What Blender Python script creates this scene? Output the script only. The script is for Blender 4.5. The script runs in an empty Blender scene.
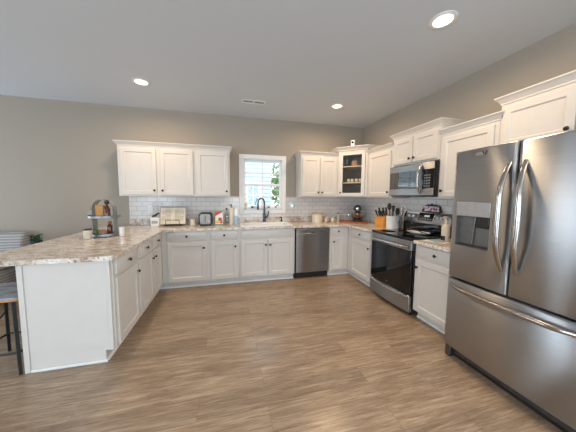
import bpy, bmesh, math, random
from mathutils import Vector, Matrix
PI = math.pi
SC = bpy.context.scene
COL = SC.collection
random.seed(4)

# ------------------------------------------------------------------ camera
cam = bpy.data.cameras.new('camera')
cam_o = bpy.data.objects.new('camera', cam); COL.objects.link(cam_o)
F_PX, YAW, PITCH, ROLL = 233.94, .2574, .0834, .0073
cam.sensor_fit = 'HORIZONTAL'; cam.sensor_width = 36.0
cam.lens = F_PX / 576 * 36.0
cam.clip_start = .05; cam.clip_end = 200
Fv = Vector((math.sin(YAW)*math.cos(PITCH), math.cos(YAW)*math.cos(PITCH), -math.sin(PITCH)))
Rv = Vector((math.cos(YAW), -math.sin(YAW), 0)); Uv = Rv.cross(Fv)
R2 = math.cos(ROLL)*Rv + math.sin(ROLL)*Uv; U2 = -math.sin(ROLL)*Rv + math.cos(ROLL)*Uv
M = Matrix((R2, U2, -Fv)).transposed().to_4x4()
M.translation = Vector((-2.6916, -4.3143, 1.3975))
cam_o.matrix_world = M
SC.camera = cam_o

# ------------------------------------------------------------------ light, exposure
SC.view_settings.view_transform = 'Standard'
SC.view_settings.look = 'None'
SC.view_settings.gamma = 1.0
SC.view_settings.use_curve_mapping = False
SC.view_settings.exposure = 0.12
SKY_STRENGTH = 2.9
W = bpy.data.worlds.new('sky'); SC.world = W; W.use_nodes = True
bg = W.node_tree.nodes['Background']
bg.inputs[0].default_value = (.84, .92, 1.0, 1); bg.inputs[1].default_value = SKY_STRENGTH

def area(name, loc, rot, sx, sy, power, color):
    l = bpy.data.lights.new(name, 'AREA'); l.shape = 'RECTANGLE'; l.size = sx; l.size_y = sy
    l.energy = power; l.color = color
    o = bpy.data.objects.new(name, l); COL.objects.link(o); o.location = loc; o.rotation_euler = rot
    return o
DAY = (.77, .885, 1.0)
# area lights standing in for daylight at unseen openings, placed for the light balance
area('daylight_rear_door', (-1.7, -8.45, 1.15), (PI/2, 0, 0), 1.7, 2.0, 45, (.66, .83, 1.0))
area('added_light_right', (-.06, -6.3, 1.45), (PI/2, 0, PI/2), 1.9, 1.4, 75, (.66, .83, 1.0))  # added to throw cool light on the peninsula doors
area('daylight_rear_window', (-5.9, -8.45, 1.45), (PI/2, 0, 0), 1.4, 1.3, 35, (.66, .83, 1.0))
area('added_light_side', (-7.54, -6.6, 1.45), (PI/2, 0, -PI/2), 1.9, 1.4, 150, DAY)  # added as the main side light, source out of view
area('daylight_side_door', (-7.54, -.85, 1.10), (PI/2, 0, -PI/2), .85, 2.0, 34, DAY)
LAMP_POWER = 14
LAMP_COLOR = (1.0, .72, .45)

# ------------------------------------------------------------------ mesh helpers
class MB:
    def __init__(s): s.bm = bmesh.new()
    def box(s, x0, y0, z0, x1, y1, z1):
        if x0 > x1: x0, x1 = x1, x0
        if y0 > y1: y0, y1 = y1, y0
        if z0 > z1: z0, z1 = z1, z0
        v = [s.bm.verts.new(p) for p in ((x0,y0,z0),(x1,y0,z0),(x1,y1,z0),(x0,y1,z0),(x0,y0,z1),(x1,y0,z1),(x1,y1,z1),(x0,y1,z1))]
        for f in ((0,3,2,1),(4,5,6,7),(0,1,5,4),(1,2,6,5),(2,3,7,6),(3,0,4,7)): s.bm.faces.new([v[i] for i in f])
        return s
    def loops(s, rings, cap0=True, cap1=True, closed=False):
        rs = [[s.bm.verts.new(p) for p in r] for r in rings]
        n = len(rs[0]); pairs = list(zip(rs, rs[1:]))
        if closed: pairs.append((rs[-1], rs[0]))
        for a, b in pairs:
            for i in range(n):
                j = (i+1) % n
                try: s.bm.faces.new((a[i], a[j], b[j], b[i]))
                except ValueError: pass
        if not closed:
            if cap0: s.bm.faces.new(list(reversed(rs[0])))
            if cap1: s.bm.faces.new(rs[-1])
        return s
    def prism(s, pts, z0, z1):
        return s.loops([[(x, y, z0) for x, y in pts], [(x, y, z1) for x, y in pts]])
    def lathe(s, prof, c=(0,0,0), axis='z', n=24, sx=1, sy=1):
        rings = []
        for r, h in prof:
            ring = []
            for i in range(n):
                a = 2*PI*i/n; u, v = max(r, 1e-4)*math.cos(a)*sx, max(r, 1e-4)*math.sin(a)*sy
                if axis == 'z': p = (u, v, h)
                elif axis == 'y': p = (u, h, v)
                else: p = (h, u, v)
                ring.append((p[0]+c[0], p[1]+c[1], p[2]+c[2]))
            rings.append(ring)
        return s.loops(rings)
    def tube(s, pts, r, n=10, flat=None):
        pts = [Vector(p) for p in pts]; rings = []
        up = Vector((0,0,1))
        t0 = (pts[1]-pts[0]).normalized()
        if abs(t0.dot(up)) > .95: up = Vector((0,1,0)) if abs(t0.y) < .9 else Vector((1,0,0))
        nrm = (up - t0*up.dot(t0)).normalized()
        for i, p in enumerate(pts):
            if i == 0: t = pts[1]-pts[0]
            elif i == len(pts)-1: t = pts[-1]-pts[-2]
            else: t = (pts[i+1]-pts[i]).normalized() + (pts[i]-pts[i-1]).normalized()
            t.normalize()
            nrm = (nrm - t*nrm.dot(t)).normalized(); b = t.cross(nrm)
            rr = r[i] if isinstance(r, (list, tuple)) else r
            ra, rb = (rr, rr) if flat is None else (rr*flat[0], rr*flat[1])
            rings.append([p + nrm*ra*math.cos(2*PI*k/n) + b*rb*math.sin(2*PI*k/n) for k in range(n)])
        return s.loops(rings)
    def sphere(s, c, r, n=16, m=10, sc=(1,1,1)):
        rings = []
        for j in range(m+1):
            a = -PI/2 + PI*j/m
            rr = max(math.cos(a), 1e-3)
            rings.append([(c[0]+r*sc[0]*rr*math.cos(2*PI*i/n), c[1]+r*sc[1]*rr*math.sin(2*PI*i/n), c[2]+r*sc[2]*math.sin(a)) for i in range(n)])
        return s.loops(rings)
    def build(s, name, mat, parent=None, bevel=0, seg=2, smooth=True, loc=None):
        bmesh.ops.recalc_face_normals(s.bm, faces=s.bm.faces)
        me = bpy.data.meshes.new(name); s.bm.to_mesh(me); s.bm.free()
        me.materials.append(mat)
        if smooth:
            me.shade_smooth(); me.set_sharp_from_angle(angle=math.radians(38))
        o = bpy.data.objects.new(name, me); COL.objects.link(o)
        if parent: o.parent = parent
        if loc: o.location = loc
        if bevel:
            m = o.modifiers.new('bevel', 'BEVEL'); m.width = bevel; m.segments = seg
            m.limit_method = 'ANGLE'; m.angle_limit = math.radians(40)
        return o

def tag(o, label=None, cat=None, group=None, kind=None):
    if label: o['label'] = label
    if cat: o['category'] = cat
    if group: o['group'] = group
    if kind: o['kind'] = kind
    return o
def empty(name, loc, rz, label, cat, group=None):
    o = bpy.data.objects.new(name, None); COL.objects.link(o); o.empty_display_size = .05
    o.location = loc; o.rotation_euler = (0, 0, rz)
    return tag(o, label, cat, group)
def struct(o): o['kind'] = 'structure'; return o
def copy_tree(o, parent=None):
    c = o.copy(); COL.objects.link(c)
    if parent: c.parent = parent
    for ch in list(o.children): copy_tree(ch, c)
    return c
def rrect(x0, y0, x1, y1, r, n=5):
    pts = []
    for cx, cy, a0 in ((x1-r, y1-r, 0), (x0+r, y1-r, PI/2), (x0+r, y0+r, PI), (x1-r, y0+r, 3*PI/2)):
        for i in range(n+1):
            a = a0 + PI/2*i/n; pts.append((cx+r*math.cos(a), cy+r*math.sin(a)))
    return pts

# ------------------------------------------------------------------ materials
def mat(name, color, rough=.5, metal=0, **kw):
    m = bpy.data.materials.new(name); m.use_nodes = True
    b = m.node_tree.nodes['Principled BSDF']
    b.inputs['Base Color'].default_value = (*color, 1); b.inputs['Roughness'].default_value = rough
    b.inputs['Metallic'].default_value = metal
    for k, v in kw.items(): b.inputs[k.replace('_', ' ')].default_value = v
    return m
class NT:
    def __init__(s, m): s.m = m; s.t = m.node_tree; s.b = s.t.nodes['Principled BSDF']
    def n(s, typ, **kw):
        o = s.t.nodes.new(typ)
        for k, v in kw.items():
            if hasattr(o, k): setattr(o, k, v)
            else: o.inputs[k.replace('_', ' ')].default_value = v
        return o
    def l(s, a, b): s.t.links.new(a, b)
    def coord(s, scale=(1,1,1), swap=None, kind='Object'):
        tc = s.n('ShaderNodeTexCoord'); out = tc.outputs[kind]
        if swap:
            sp = s.n('ShaderNodeSeparateXYZ'); cb = s.n('ShaderNodeCombineXYZ'); s.l(out, sp.inputs[0])
            for i, c in enumerate(swap):
                if c != '0': s.l(sp.outputs['xyz'.index(c)], cb.inputs[i])
            out = cb.outputs[0]
        mp = s.n('ShaderNodeMapping'); mp.inputs['Scale'].default_value = scale; s.l(out, mp.inputs[0])
        return mp.outputs[0]
    def ramp(s, fac, stops):
        r = s.n('ShaderNodeValToRGB'); e = r.color_ramp.elements
        while len(e) < len(stops): e.new(.5)
        for el, (p, c) in zip(e, stops): el.position = p; el.color = (*c, 1)
        s.l(fac, r.inputs[0]); return r.outputs[0]
    def mix(s, fac, a, b, mode='MIX'):
        x = s.n('ShaderNodeMix'); x.data_type = 'RGBA'; x.blend_type = mode
        for v, i in ((fac, 0), (a, 6), (b, 7)):
            if hasattr(v, 'links'): s.l(v, x.inputs[i])
            else: x.inputs[i].default_value = v if i == 0 else (*v, 1)
        return x.outputs[2]
    def bump(s, h, strength=.2, dist=.01):
        b = s.n('ShaderNodeBump'); b.inputs['Strength'].default_value = strength; b.inputs['Distance'].default_value = dist
        s.l(h, b.inputs['Height']); s.l(b.outputs[0], s.b.inputs['Normal'])

def noisy(name, c0, c1, scale=40, rough=.6, bump=0, metal=0, stretch=(1,1,1)):
    m = mat(name, c0, rough, metal); t = NT(m)
    nz = t.n('ShaderNodeTexNoise', Scale=scale, Detail=4.0); t.l(t.coord(stretch), nz.inputs['Vector'])
    t.l(t.ramp(nz.outputs[0], [(.3, c0), (.7, c1)]), t.b.inputs['Base Color'])
    if bump: t.bump(nz.outputs[0], bump, .003)
    return m

WALL = noisy('wall_paint', (.375, .328, .272), (.385, .338, .282), 120, .85, .05)
CEIL = noisy('ceiling_paint', (.63, .665, .71), (.64, .675, .72), 160, .9, .05)
WHITE = noisy('cabinet_paint', (.645, .615, .575), (.665, .635, .595), 12, .38)
TRIMW = noisy('trim_paint', (.82, .82, .82), (.84, .84, .84), 12, .4)
VINYL = noisy('window_vinyl', (.85, .86, .88), (.87, .88, .90), 12, .35)
BRONZE = noisy('dark_bronze', (.020, .017, .015), (.035, .03, .027), 60, .35, 0, .6)
BLACK = noisy('black_plastic', (.012, .012, .013), (.02, .02, .022), 60, .4)
BLACKG = mat('black_glass', (.006, .006, .007), .04, 0, IOR=1.5)
BLACKM = noisy('black_metal', (.015, .015, .017), (.03, .03, .032), 60, .45, 0, .5)
CHROME = noisy('chrome', (.58, .57, .56), (.64, .63, .62), 30, .16, 0, 1)
GUN = noisy('gunmetal', (.05, .055, .065), (.08, .085, .095), 40, .3, 0, .9)
PORC = mat('white_ceramic', (.84, .84, .83), .15)
CREAMC = noisy('cream_ceramic', (.66, .58, .46), (.72, .64, .52), 30, .4)
GALV = noisy('galvanized_metal', (.24, .26, .27), (.42, .44, .45), 45, .45, .1, .8)
ORANGEW = noisy('oiled_wood', (.62, .25, .045), (.76, .36, .08), 8, .4, .05, 0, (1, 1, 9))
REDW = noisy('red_wood', (.26, .06, .02), (.38, .11, .04), 8, .4, .05, 0, (1, 9, 9))
DARKW = noisy('dark_wood', (.04, .02, .012), (.09, .045, .025), 20, .45)
PAPER = noisy('paper', (.75, .68, .55), (.82, .75, .62), 20, .8)
LEAF = noisy('leaf_green', (.02, .09, .035), (.07, .20, .08), 30, .5)
LEAF2 = noisy('succulent_green', (.10, .17, .05), (.22, .30, .10), 40, .5)
SOIL = noisy('soil', (.03, .02, .012), (.06, .04, .03), 80, .95)
ORANGE = noisy('orange_card', (.55, .25, .05), (.62, .30, .08), 30, .5)
AMBER = mat('amber_bottle', (.10, .03, .012), .12)
TERRA = noisy('terracotta', (.36, .19, .11), (.46, .26, .16), 30, .7)
GREY = noisy('grey_plastic', (.33, .34, .35), (.38, .39, .40), 30, .4)
STEELD = noisy('dark_steel', (.10, .10, .105), (.14, .14, .145), 40, .35, 0, .8)

def stainless(name, c=(.415, .425, .44), rough=.30, stretch=(2, 2, 260)):
    m = mat(name, c, rough, 1); t = NT(m)
    nz = t.n('ShaderNodeTexNoise', Scale=1.0, Detail=3.0); t.l(t.coord(stretch), nz.inputs['Vector'])
    r = t.n('ShaderNodeMapRange'); r.inputs['To Min'].default_value = rough-.06; r.inputs['To Max'].default_value = rough+.06
    t.l(nz.outputs[0], r.inputs['Value']); t.l(r.outputs[0], t.b.inputs['Roughness'])
    t.l(t.ramp(nz.outputs[0], [(.3, tuple(x*.94 for x in c)), (.7, tuple(x*1.05 for x in c))]), t.b.inputs['Base Color'])
    t.b.inputs['Anisotropic'].default_value = 1.0; t.b.inputs['Anisotropic Rotation'].default_value = .25
    tg = t.n('ShaderNodeTangent'); tg.direction_type = 'RADIAL'; tg.axis = 'Z'; t.l(tg.outputs[0], t.b.inputs['Tangent'])
    return m
STEEL = stainless('stainless_steel')
BAR = noisy('polished_bar', (.40, .375, .35), (.46, .43, .40), 30, .2, 0, 1)

# floor planks, boards run along x
FLOOR = mat('plank_floor', (.3, .2, .13), .36); t = NT(FLOOR)
br = t.n('ShaderNodeTexBrick'); br.offset = .37; br.inputs['Scale'].default_value = 1
br.inputs['Brick Width'].default_value = 1.22; br.inputs['Row Height'].default_value = .18
br.inputs['Mortar Size'].default_value = .0012; br.inputs['Mortar Smooth'].default_value = .3
br.inputs['Color1'].default_value = (0, 0, 0, 1); br.inputs['Color2'].default_value = (1, 1, 1, 1); br.inputs['Mortar'].default_value = (.5, .5, .5, 1)
t.l(t.coord(), br.inputs['Vector'])
sep = t.n('ShaderNodeSeparateColor'); t.l(br.outputs['Color'], sep.inputs[0])
va = t.n('ShaderNodeVectorMath'); va.operation = 'MULTIPLY_ADD'
cb = t.n('ShaderNodeCombineXYZ'); t.l(sep.outputs[0], cb.inputs[0]); t.l(sep.outputs[0], cb.inputs[1])
va.inputs[1].default_value = (7.3, 3.1, 0); t.l(cb.outputs[0], va.inputs[0]); t.l(t.coord((2.4, 30, 1)), va.inputs[2])
nz = t.n('ShaderNodeTexNoise', Scale=1.3, Detail=7.0, Roughness=.66, Distortion=.35); t.l(va.outputs[0], nz.inputs['Vector'])
nz2 = t.n('ShaderNodeTexNoise', Scale=2.4, Detail=3.0); t.l(t.coord((1, 3, 1)), nz2.inputs['Vector'])
grain = t.ramp(nz.outputs[0], [(.26, (.15, .094, .054)), (.42, (.32, .228, .150)), (.56, (.41, .308, .214)), (.76, (.535, .425, .315))])
nz3 = t.n('ShaderNodeTexNoise', Scale=1.0, Detail=5.0, Roughness=.7); t.l(t.coord((5, 95, 1)), nz3.inputs['Vector'])
grain = t.mix(t.ramp(nz3.outputs[0], [(.50, (0, 0, 0)), (.66, (.55, .55, .55))]), grain, (.14, .088, .052))
tone = t.ramp(sep.outputs[0], [(0, (.86, .85, .84)), (1, (1.10, 1.09, 1.08))])
c = t.mix(1.0, grain, tone, 'MULTIPLY')
c = t.mix(t.ramp(nz2.outputs[0], [(.48, (0, 0, 0)), (.72, (.45, .45, .45))]), c, (.17, .115, .075))
mf = t.n('ShaderNodeMath', operation='MULTIPLY'); mf.inputs[1].default_value = .45; t.l(br.outputs['Fac'], mf.inputs[0])
c = t.mix(mf.outputs[0], c, (.10, .068, .045))
t.l(c, t.b.inputs['Base Color'])
t.l(t.ramp(nz.outputs[0], [(.3, (.30,)*3), (.7, (.21,)*3)]), t.b.inputs['Roughness'])
t.bump(nz.outputs[0], .12, .004)

# granite
GRAN = mat('granite', (.5, .4, .3), .12); t = NT(GRAN)
co = t.coord()
n1 = t.n('ShaderNodeTexNoise', Scale=9.0, Detail=6.0, Roughness=.65, Distortion=.6); t.l(t.coord((1.0, 2.2, 1)), n1.inputs['Vector'])
n2 = t.n('ShaderNodeTexNoise', Scale=48.0, Detail=4.0, Roughness=.7); t.l(co, n2.inputs['Vector'])
n3 = t.n('ShaderNodeTexVoronoi', Scale=85.0); t.l(co, n3.inputs['Vector'])
c = t.ramp(n1.outputs[0], [(.30, (.28, .20, .15)), (.40, (.54, .44, .35)), (.50, (.70, .61, .52)), (.62, (.84, .80, .75))])
c = t.mix(t.ramp(n2.outputs[0], [(.55, (0, 0, 0)), (.63, (.85, .85, .85))]), c, (.13, .105, .09))
c = t.mix(t.ramp(n2.outputs[0], [(.30, (.55, .55, .55)), (.40, (0, 0, 0))]), c, (.70, .67, .63))
t.l(c, t.b.inputs['Base Color'])

def tiles(name, swap):
    m = mat(name, (.8, .8, .8), .15); t = NT(m)
    b = t.n('ShaderNodeTexBrick'); b.inputs['Scale'].default_value = 1
    b.inputs['Brick Width'].default_value = .152; b.inputs['Row Height'].default_value = .0762
    b.inputs['Mortar Size'].default_value = .0022; b.inputs['Mortar Smooth'].default_value = .2
    b.inputs['Color1'].default_value = (.70, .675, .65, 1); b.inputs['Color2'].default_value = (.75, .725, .70, 1); b.inputs['Mortar'].default_value = (.33, .32, .31, 1)
    t.l(t.coord((1, 1, 1), swap), b.inputs['Vector']); t.l(b.outputs['Color'], t.b.inputs['Base Color'])
    iv = t.n('ShaderNodeMath', operation='SUBTRACT'); iv.inputs[0].default_value = 1; t.l(b.outputs['Fac'], iv.inputs[1])
    t.bump(iv.outputs[0], .5, .002)
    return m
TILE_B = tiles('subway_tile_back', 'xz0'); TILE_R = tiles('subway_tile_right', 'yz0')

def glassmat(name, tint=(.96, .98, .98), refl=.045):
    m = bpy.data.materials.new(name); m.use_nodes = True; nt = m.node_tree; nt.nodes.clear()
    o = nt.nodes.new('ShaderNodeOutputMaterial'); tr = nt.nodes.new('ShaderNodeBsdfTransparent'); gl = nt.nodes.new('ShaderNodeBsdfGlossy'); mx = nt.nodes.new('ShaderNodeMixShader')
    tr.inputs[0].default_value = (*tint, 1); gl.inputs['Roughness'].default_value = .02; mx.inputs[0].default_value = refl
    nt.links.new(tr.outputs[0], mx.inputs[1]); nt.links.new(gl.outputs[0], mx.inputs[2]); nt.links.new(mx.outputs[0], o.inputs[0])
    return m
GLASS = glassmat('clear_glass'); JARG = glassmat('jar_glass', (.80, .86, .85), .12); MIXG = glassmat('bowl_glass', (.95, .97, .96), .42); BLUEG = glassmat('blue_soap', (.35, .60, .80), .1)

def emit(name, color, strength):
    m = bpy.data.materials.new(name); m.use_nodes = True; b = m.node_tree.nodes['Principled BSDF']
    b.inputs['Base Color'].default_value = (*color, 1); b.inputs['Emission Color'].default_value = (*color, 1); b.inputs['Emission Strength'].default_value = strength
    return m
LENS = emit('lit_lens', (1.0, .80, .52), 5)
DISPLAY = mat('display_glass', (.008, .012, .016), .08)

# ------------------------------------------------------------------ setting
CZ = 2.785
XL, XR, YB = -7.6, 0.0, -8.5
struct(MB().box(XL, YB, -.05, XR, 0, 0).build('floor', FLOOR))
struct(MB().box(XL-.1, YB-.1, CZ, XR+.1, .14, CZ+.08).build('ceiling', CEIL))
WX0, WX1, WZ0, WZ1 = -2.395, -1.675, 1.150, 2.070    # kitchen window opening
w = MB().box(XL, 0, 0, WX0, .14, CZ).box(WX1, 0, 0, XR+.1, .14, CZ).box(WX0, 0, 0, WX1, .14, WZ0).box(WX0, 0, WZ1, WX1, .14, CZ)
struct(w.build('wall_back', WALL))
struct(MB().box(0, YB, 0, .1, -7.3, CZ).box(0, -5.3, 0, .1, 0, CZ).box(0, -7.3, 0, .1, -5.3, .72).box(0, -7.3, 2.2, .1, -5.3, CZ).build('wall_right', WALL))
w = MB().box(XL-.1, YB, 0, XL, -7.6, CZ).box(XL-.1, -5.6, 0, XL, -1.35, CZ).box(XL-.1, -.35, 0, XL, 0, CZ).box(XL-.1, -1.35, 2.2, XL, -.35, CZ).box(XL-.1, -7.6, 0, XL, -5.6, .72).box(XL-.1, -7.6, 2.2, XL, -5.6, CZ)
struct(w.build('wall_left', WALL))
w = MB().box(XL, YB-.1, 0, -6.7, YB, CZ).box(-5.1, YB-.1, 0, -2.65, YB, CZ).box(-.75, YB-.1, 0, XR, YB, CZ)
w.box(-6.7, YB-.1, 0, -5.1, YB, .72).box(-6.7, YB-.1, 2.2, -5.1, YB, CZ).box(-2.65, YB-.1, 2.25, -.75, YB, CZ)
struct(w.build('wall_rear', WALL))
struct(MB().box(XL, -.014, 0, -4.2, -.0005, .11).build('baseboard_back', TRIMW, bevel=.004))

# tiled splashback areas
tb = MB().box(-4.21, -.009, 1.016, WX0-.075, -.0005, 1.388).box(WX1+.075, -.009, 1.016, -.001, -.0005, 1.388).box(WX0-.075, -.009, 1.016, WX1+.075, -.0005, 1.090)
struct(tb.build('trim_1', TILE_B))
struct(MB().box(-.009, -2.72, 1.016, -.0005, -.011, 1.79).build('trim_2', TILE_R))

# ---- kitchen window
win = struct(MB().box(WX0, .005, WZ0, WX0+.014, .13, WZ1).box(WX1-.014, .005, WZ0, WX1, .13, WZ1).box(WX0, .005, WZ1-.014, WX1, .13, WZ1).box(WX0, .005, WZ0, WX1, .13, WZ0+.022).build('window_1', VINYL, bevel=.002))
cs = MB().box(WX0-.072, -.018, WZ0-.070, WX0+.004, -.001, WZ1+.072).box(WX1-.004, -.018, WZ0-.070, WX1+.072, -.001, WZ1+.072).box(WX0+.004, -.018, WZ1-.004, WX1-.004, -.001, WZ1+.072).box(WX0+.004, -.018, WZ0-.070, WX1-.004, -.001, WZ0)
cs.build('casing', TRIMW, win, bevel=.004)
MB().box(WX0+.005, -.026, WZ0+.0225, WX1-.005, .020, WZ0+.030).build('sill', TRIMW, win, bevel=.004)
MR = 1.605
def sash(z0, z1, y, st):
    m = MB(); x0, x1 = WX0+.014, WX1-.014
    m.box(x0, y, z0, x0+st, y+.03, z1).box(x1-st, y, z0, x1, y+.03, z1).box(x0+st, y, z0, x1-st, y+.03, z0+.038).box(x0+st, y, z1-.038, x1-st, y+.03, z1)
    cx, cz = (x0+x1)/2, (z0+z1)/2
    m.box(cx-.008, y+.006, z0+.038, cx+.008, y+.022, z1-.038).box(x0+st, y+.006, cz-.008, cx-.008, y+.022, cz+.008).box(cx+.008, y+.006, cz-.008, x1-st, y+.022, cz+.008)
    o = m.build('sash', VINYL, win, bevel=.002)
    MB().box(x0+st, y+.012, z0+.038, x1-st, y+.016, z1-.038).build('pane', GLASS, o)
sash(WZ0+.031, MR+.022, .022, .032); sash(MR-.022, WZ1-.014, .055, .032)

# ---- living-area windows and doors out of view, placed for the light balance
def far_window(name, x0, z0, x1, z1, loc, rz):
    fr = MB().box(x0, -.04, z0, x0+.06, .04, z1).box(x1-.06, -.04, z0, x1, .04, z1).box(x0+.06, -.04, z0, x1-.06, .04, z0+.06).box(x0+.06, -.04, z1-.06, x1-.06, .04, z1).box((x0+x1)/2-.03, -.03, z0+.06, (x0+x1)/2+.03, .03, z1-.06)
    o = struct(fr.build(name, VINYL, loc=loc)); o.rotation_euler = (0, 0, rz)
    MB().box(x0+.06, -.004, z0+.06, (x0+x1)/2-.03, .004, z1-.06).box((x0+x1)/2+.03, -.004, z0+.06, x1-.06, .004, z1-.06).build('pane', GLASS, o)
far_window('window_2', -.8, .72, .8, 2.2, (-5.9, YB-.05, 0), 0)
far_window('added_window_left', -1.0, .72, 1.0, 2.2, (XL-.05, -6.6, 0), PI/2)  # unseen opening added to go with the side light
far_window('door_2', -.5, 0, .5, 2.2, (XL-.05, -.85, 0), PI/2)
far_window('added_window_right', -1.0, .72, 1.0, 2.2, (.05, -6.3, 0), PI/2)  # unseen opening added to go with the cool light from the right
far_window('door_1', -.95, 0, .95, 2.25, (-1.7, YB-.05, 0), 0)

# ---- outside the kitchen window
GRASS = noisy('lawn', (.08, .16, .04), (.14, .24, .07), 14, .9)
struct(MB().box(-14, .15, -.4, 10, 16, -.3).build('ground', GRASS))
SIDING = mat('lap_siding', (.70, .74, .80), .6); t = NT(SIDING)
wv = t.n('ShaderNodeTexWave'); wv.wave_type = 'BANDS'; wv.bands_direction = 'Z'; wv.wave_profile = 'SAW'; wv.inputs['Scale'].default_value = 1.75
t.l(t.coord(), wv.inputs['Vector'])
t.l(t.ramp(wv.outputs['Fac'], [(0, (.20, .26, .36)), (.22, (.62, .68, .76)), (1, (.76, .79, .84))]), t.b.inputs['Base Color']); t.bump(wv.outputs['Fac'], .6, .02)
hs = empty('neighbour_house', (-4.0, 6.0, -.3), 0, 'neighbouring house with pale lap siding seen through the window', 'house')
MB().box(-5, 0, 0, 3.25, 4, 4.3).build('wall', SIDING, hs)
MB().box(-5.4, -.5, 4.3, 3.4, 4.3, 4.45).build('roof', GREY, hs, bevel=.01)
hw = MB().box(2.16, -.05, 1.25, 2.22, .0, 2.25).box(2.66, -.05, 1.25, 2.72, 0, 2.25).box(2.22, -.05, 1.25, 2.66, 0, 1.31).box(2.22, -.05, 2.19, 2.66, 0, 2.25).box(2.42, -.04, 1.31, 2.46, 0, 2.19).box(2.22, -.04, 1.73, 2.42, 0, 1.77).box(2.46, -.04, 1.73, 2.66, 0, 1.77).build('window', TRIMW, hs)
MB().box(2.22, -.036, 1.31, 2.66, -.030, 2.19).build('pane', mat('far_pane', (.26, .34, .42), .9), hw)
CEDAR = noisy('cedar_fence', (.46, .30, .16), (.58, .40, .24), 5, .8, 0, 0, (8, 8, 1))
fe = MB()
for i in range(22): fe.box(-.70+i*.15, 5.0, -.3, -.56+i*.15, 5.02, 1.0 + .01*(i % 2))
fe.box(-.7, 5.02, .1, 2.6, 5.06, .2).box(-.7, 5.02, .7, 2.6, 5.06, .8)
tag(fe.build('board_fence', CEDAR), 'light brown board fence seen at the bottom right of the window', 'fence')
tr = empty('tree', (.72, 7.4, -.3), 0, 'leafy green tree seen through the right of the window', 'tree')
MB().tube([(0, 0, 0), (.05, 0, 1.2), (0, .05, 2.6), (.1, 0, 3.6)], [.14, .11, .08, .04]).build('trunk', noisy('bark', (.12, .08, .05), (.2, .14, .09), 20, .9, .3), tr)
fol = MB(); rr = random.Random(7)
LEAFT = noisy('tree_leaf', (.36, .50, .26), (.55, .68, .42), 3, .6)
for i in range(1500):
    a, b_ = rr.uniform(0, 2*PI), rr.uniform(-1, 1); r = 1.28*rr.random()**.4
    p = Vector((r*math.cos(a)*math.sqrt(1-b_*b_), r*math.sin(a)*math.sqrt(1-b_*b_), 2.4+1.5*r*b_))
    u = Vector((rr.uniform(-1, 1), rr.uniform(-1, 1), rr.uniform(-1, 1))).normalized()*.17; v = u.orthogonal().normalized()*.10
    fol.bm.faces.new([fol.bm.verts.new(q) for q in (p-u, p+v, p+u, p-v)])
fol.build('foliage', LEAFT, tr, smooth=False)

# ------------------------------------------------------------------ cabinet parts (local: x along width, front at y=0 facing -y)
def knob(parent, x, z, y):
    m = MB().lathe([(.006, 0), (.0055, -.010), (.007, -.014), (.0145, -.017), (.0165, -.022), (.014, -.027), (.006, -.030)], (x, y, z), 'y', 14)
    return m.build('knob', BRONZE, parent)
def shaker(x0, x1, z0, z1, fw=.058, t=.02, deep=.010, hollow=False):
    m = MB()
    def R(i, y): return [(x0+i, y, z0+i), (x1-i, y, z0+i), (x1-i, y, z1-i), (x0+i, y, z1-i)]
    if hollow:
        return m.loops([R(0, -.001), R(0, -t+.003), R(.003, -t), R(fw-.004, -t), R(fw, -t+.005), R(fw, -.001)], closed=True)
    return m.loops([R(0, -.001), R(0, -t+.003), R(.003, -t), R(fw-.004, -t), R(fw+.006, -t+deep)])
def door(parent, x0, x1, z0, z1, kx=None, kz=None, fw=.058):
    d = shaker(x0, x1, z0, z1, fw).build('door', WHITE, parent)
    if kx is not None: knob(d, kx, kz, -.02)
    return d
def drawer(parent, x0, x1, z0, z1, kx=True, name='drawer'):
    m = MB()
    def R(i, y): return [(x0+i, y, z0+i), (x1-i, y, z0+i), (x1-i, y, z1-i), (x0+i, y, z1-i)]
    d = m.loops([R(0, -.001), R(0, -.016), R(.006, -.02)]).build(name, WHITE, parent)
    if kx: knob(d, (x0+x1)/2, (z0+z1)/2, -.02)
    return d
KH = .10
def base_cabinet(name, loc, rz, width, fronts, label, cat='cabinet', group='white base cabinets', depth=.595, kick_ext=(0, 0), opentop=False):
    t = empty(name, loc, rz, label, cat, group)
    bb = MB()
    if opentop: bb.box(0, 0, KH, width, .018, .874).box(0, .018, KH, .018, depth, .874).box(width-.018, .018, KH, width, depth, .874).box(.018, .018, KH, width-.018, depth, KH+.018).box(.018, depth-.012, KH+.018, width-.018, depth, .874)
    else: bb.box(0, 0, KH, width, depth, .874)
    bb.build('body', WHITE, t, bevel=.0015)
    k = MB().box(kick_ext[0], .075, 0, width+kick_ext[1], .095, KH-.001).build('toe_kick', WHITE, t)
    MB().loops([[(kick_ext[0], .0745, 0), (kick_ext[0], .061, 0), (kick_ext[0], .063, .012), (kick_ext[0], .0745, .019)], [(width+kick_ext[1], .0745, 0), (width+kick_ext[1], .061, 0), (width+kick_ext[1], .063, .012), (width+kick_ext[1], .0745, .019)]]).build('shoe_molding', TRIMW, k)
    for f in fronts:
        if f[0] == 'drawer': drawer(t, f[1], f[2], .735, .862)
        elif f[0] == 'false': drawer(t, f[1], f[2], .735, .862, False, 'false_drawer_front')
        else:
            kx = {'l': f[1]+.03, 'r': f[2]-.03}[f[3]]
            door(t, f[1], f[2], .118, .705, kx, .62)
    return t
BY = -.61
CT = .914
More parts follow.
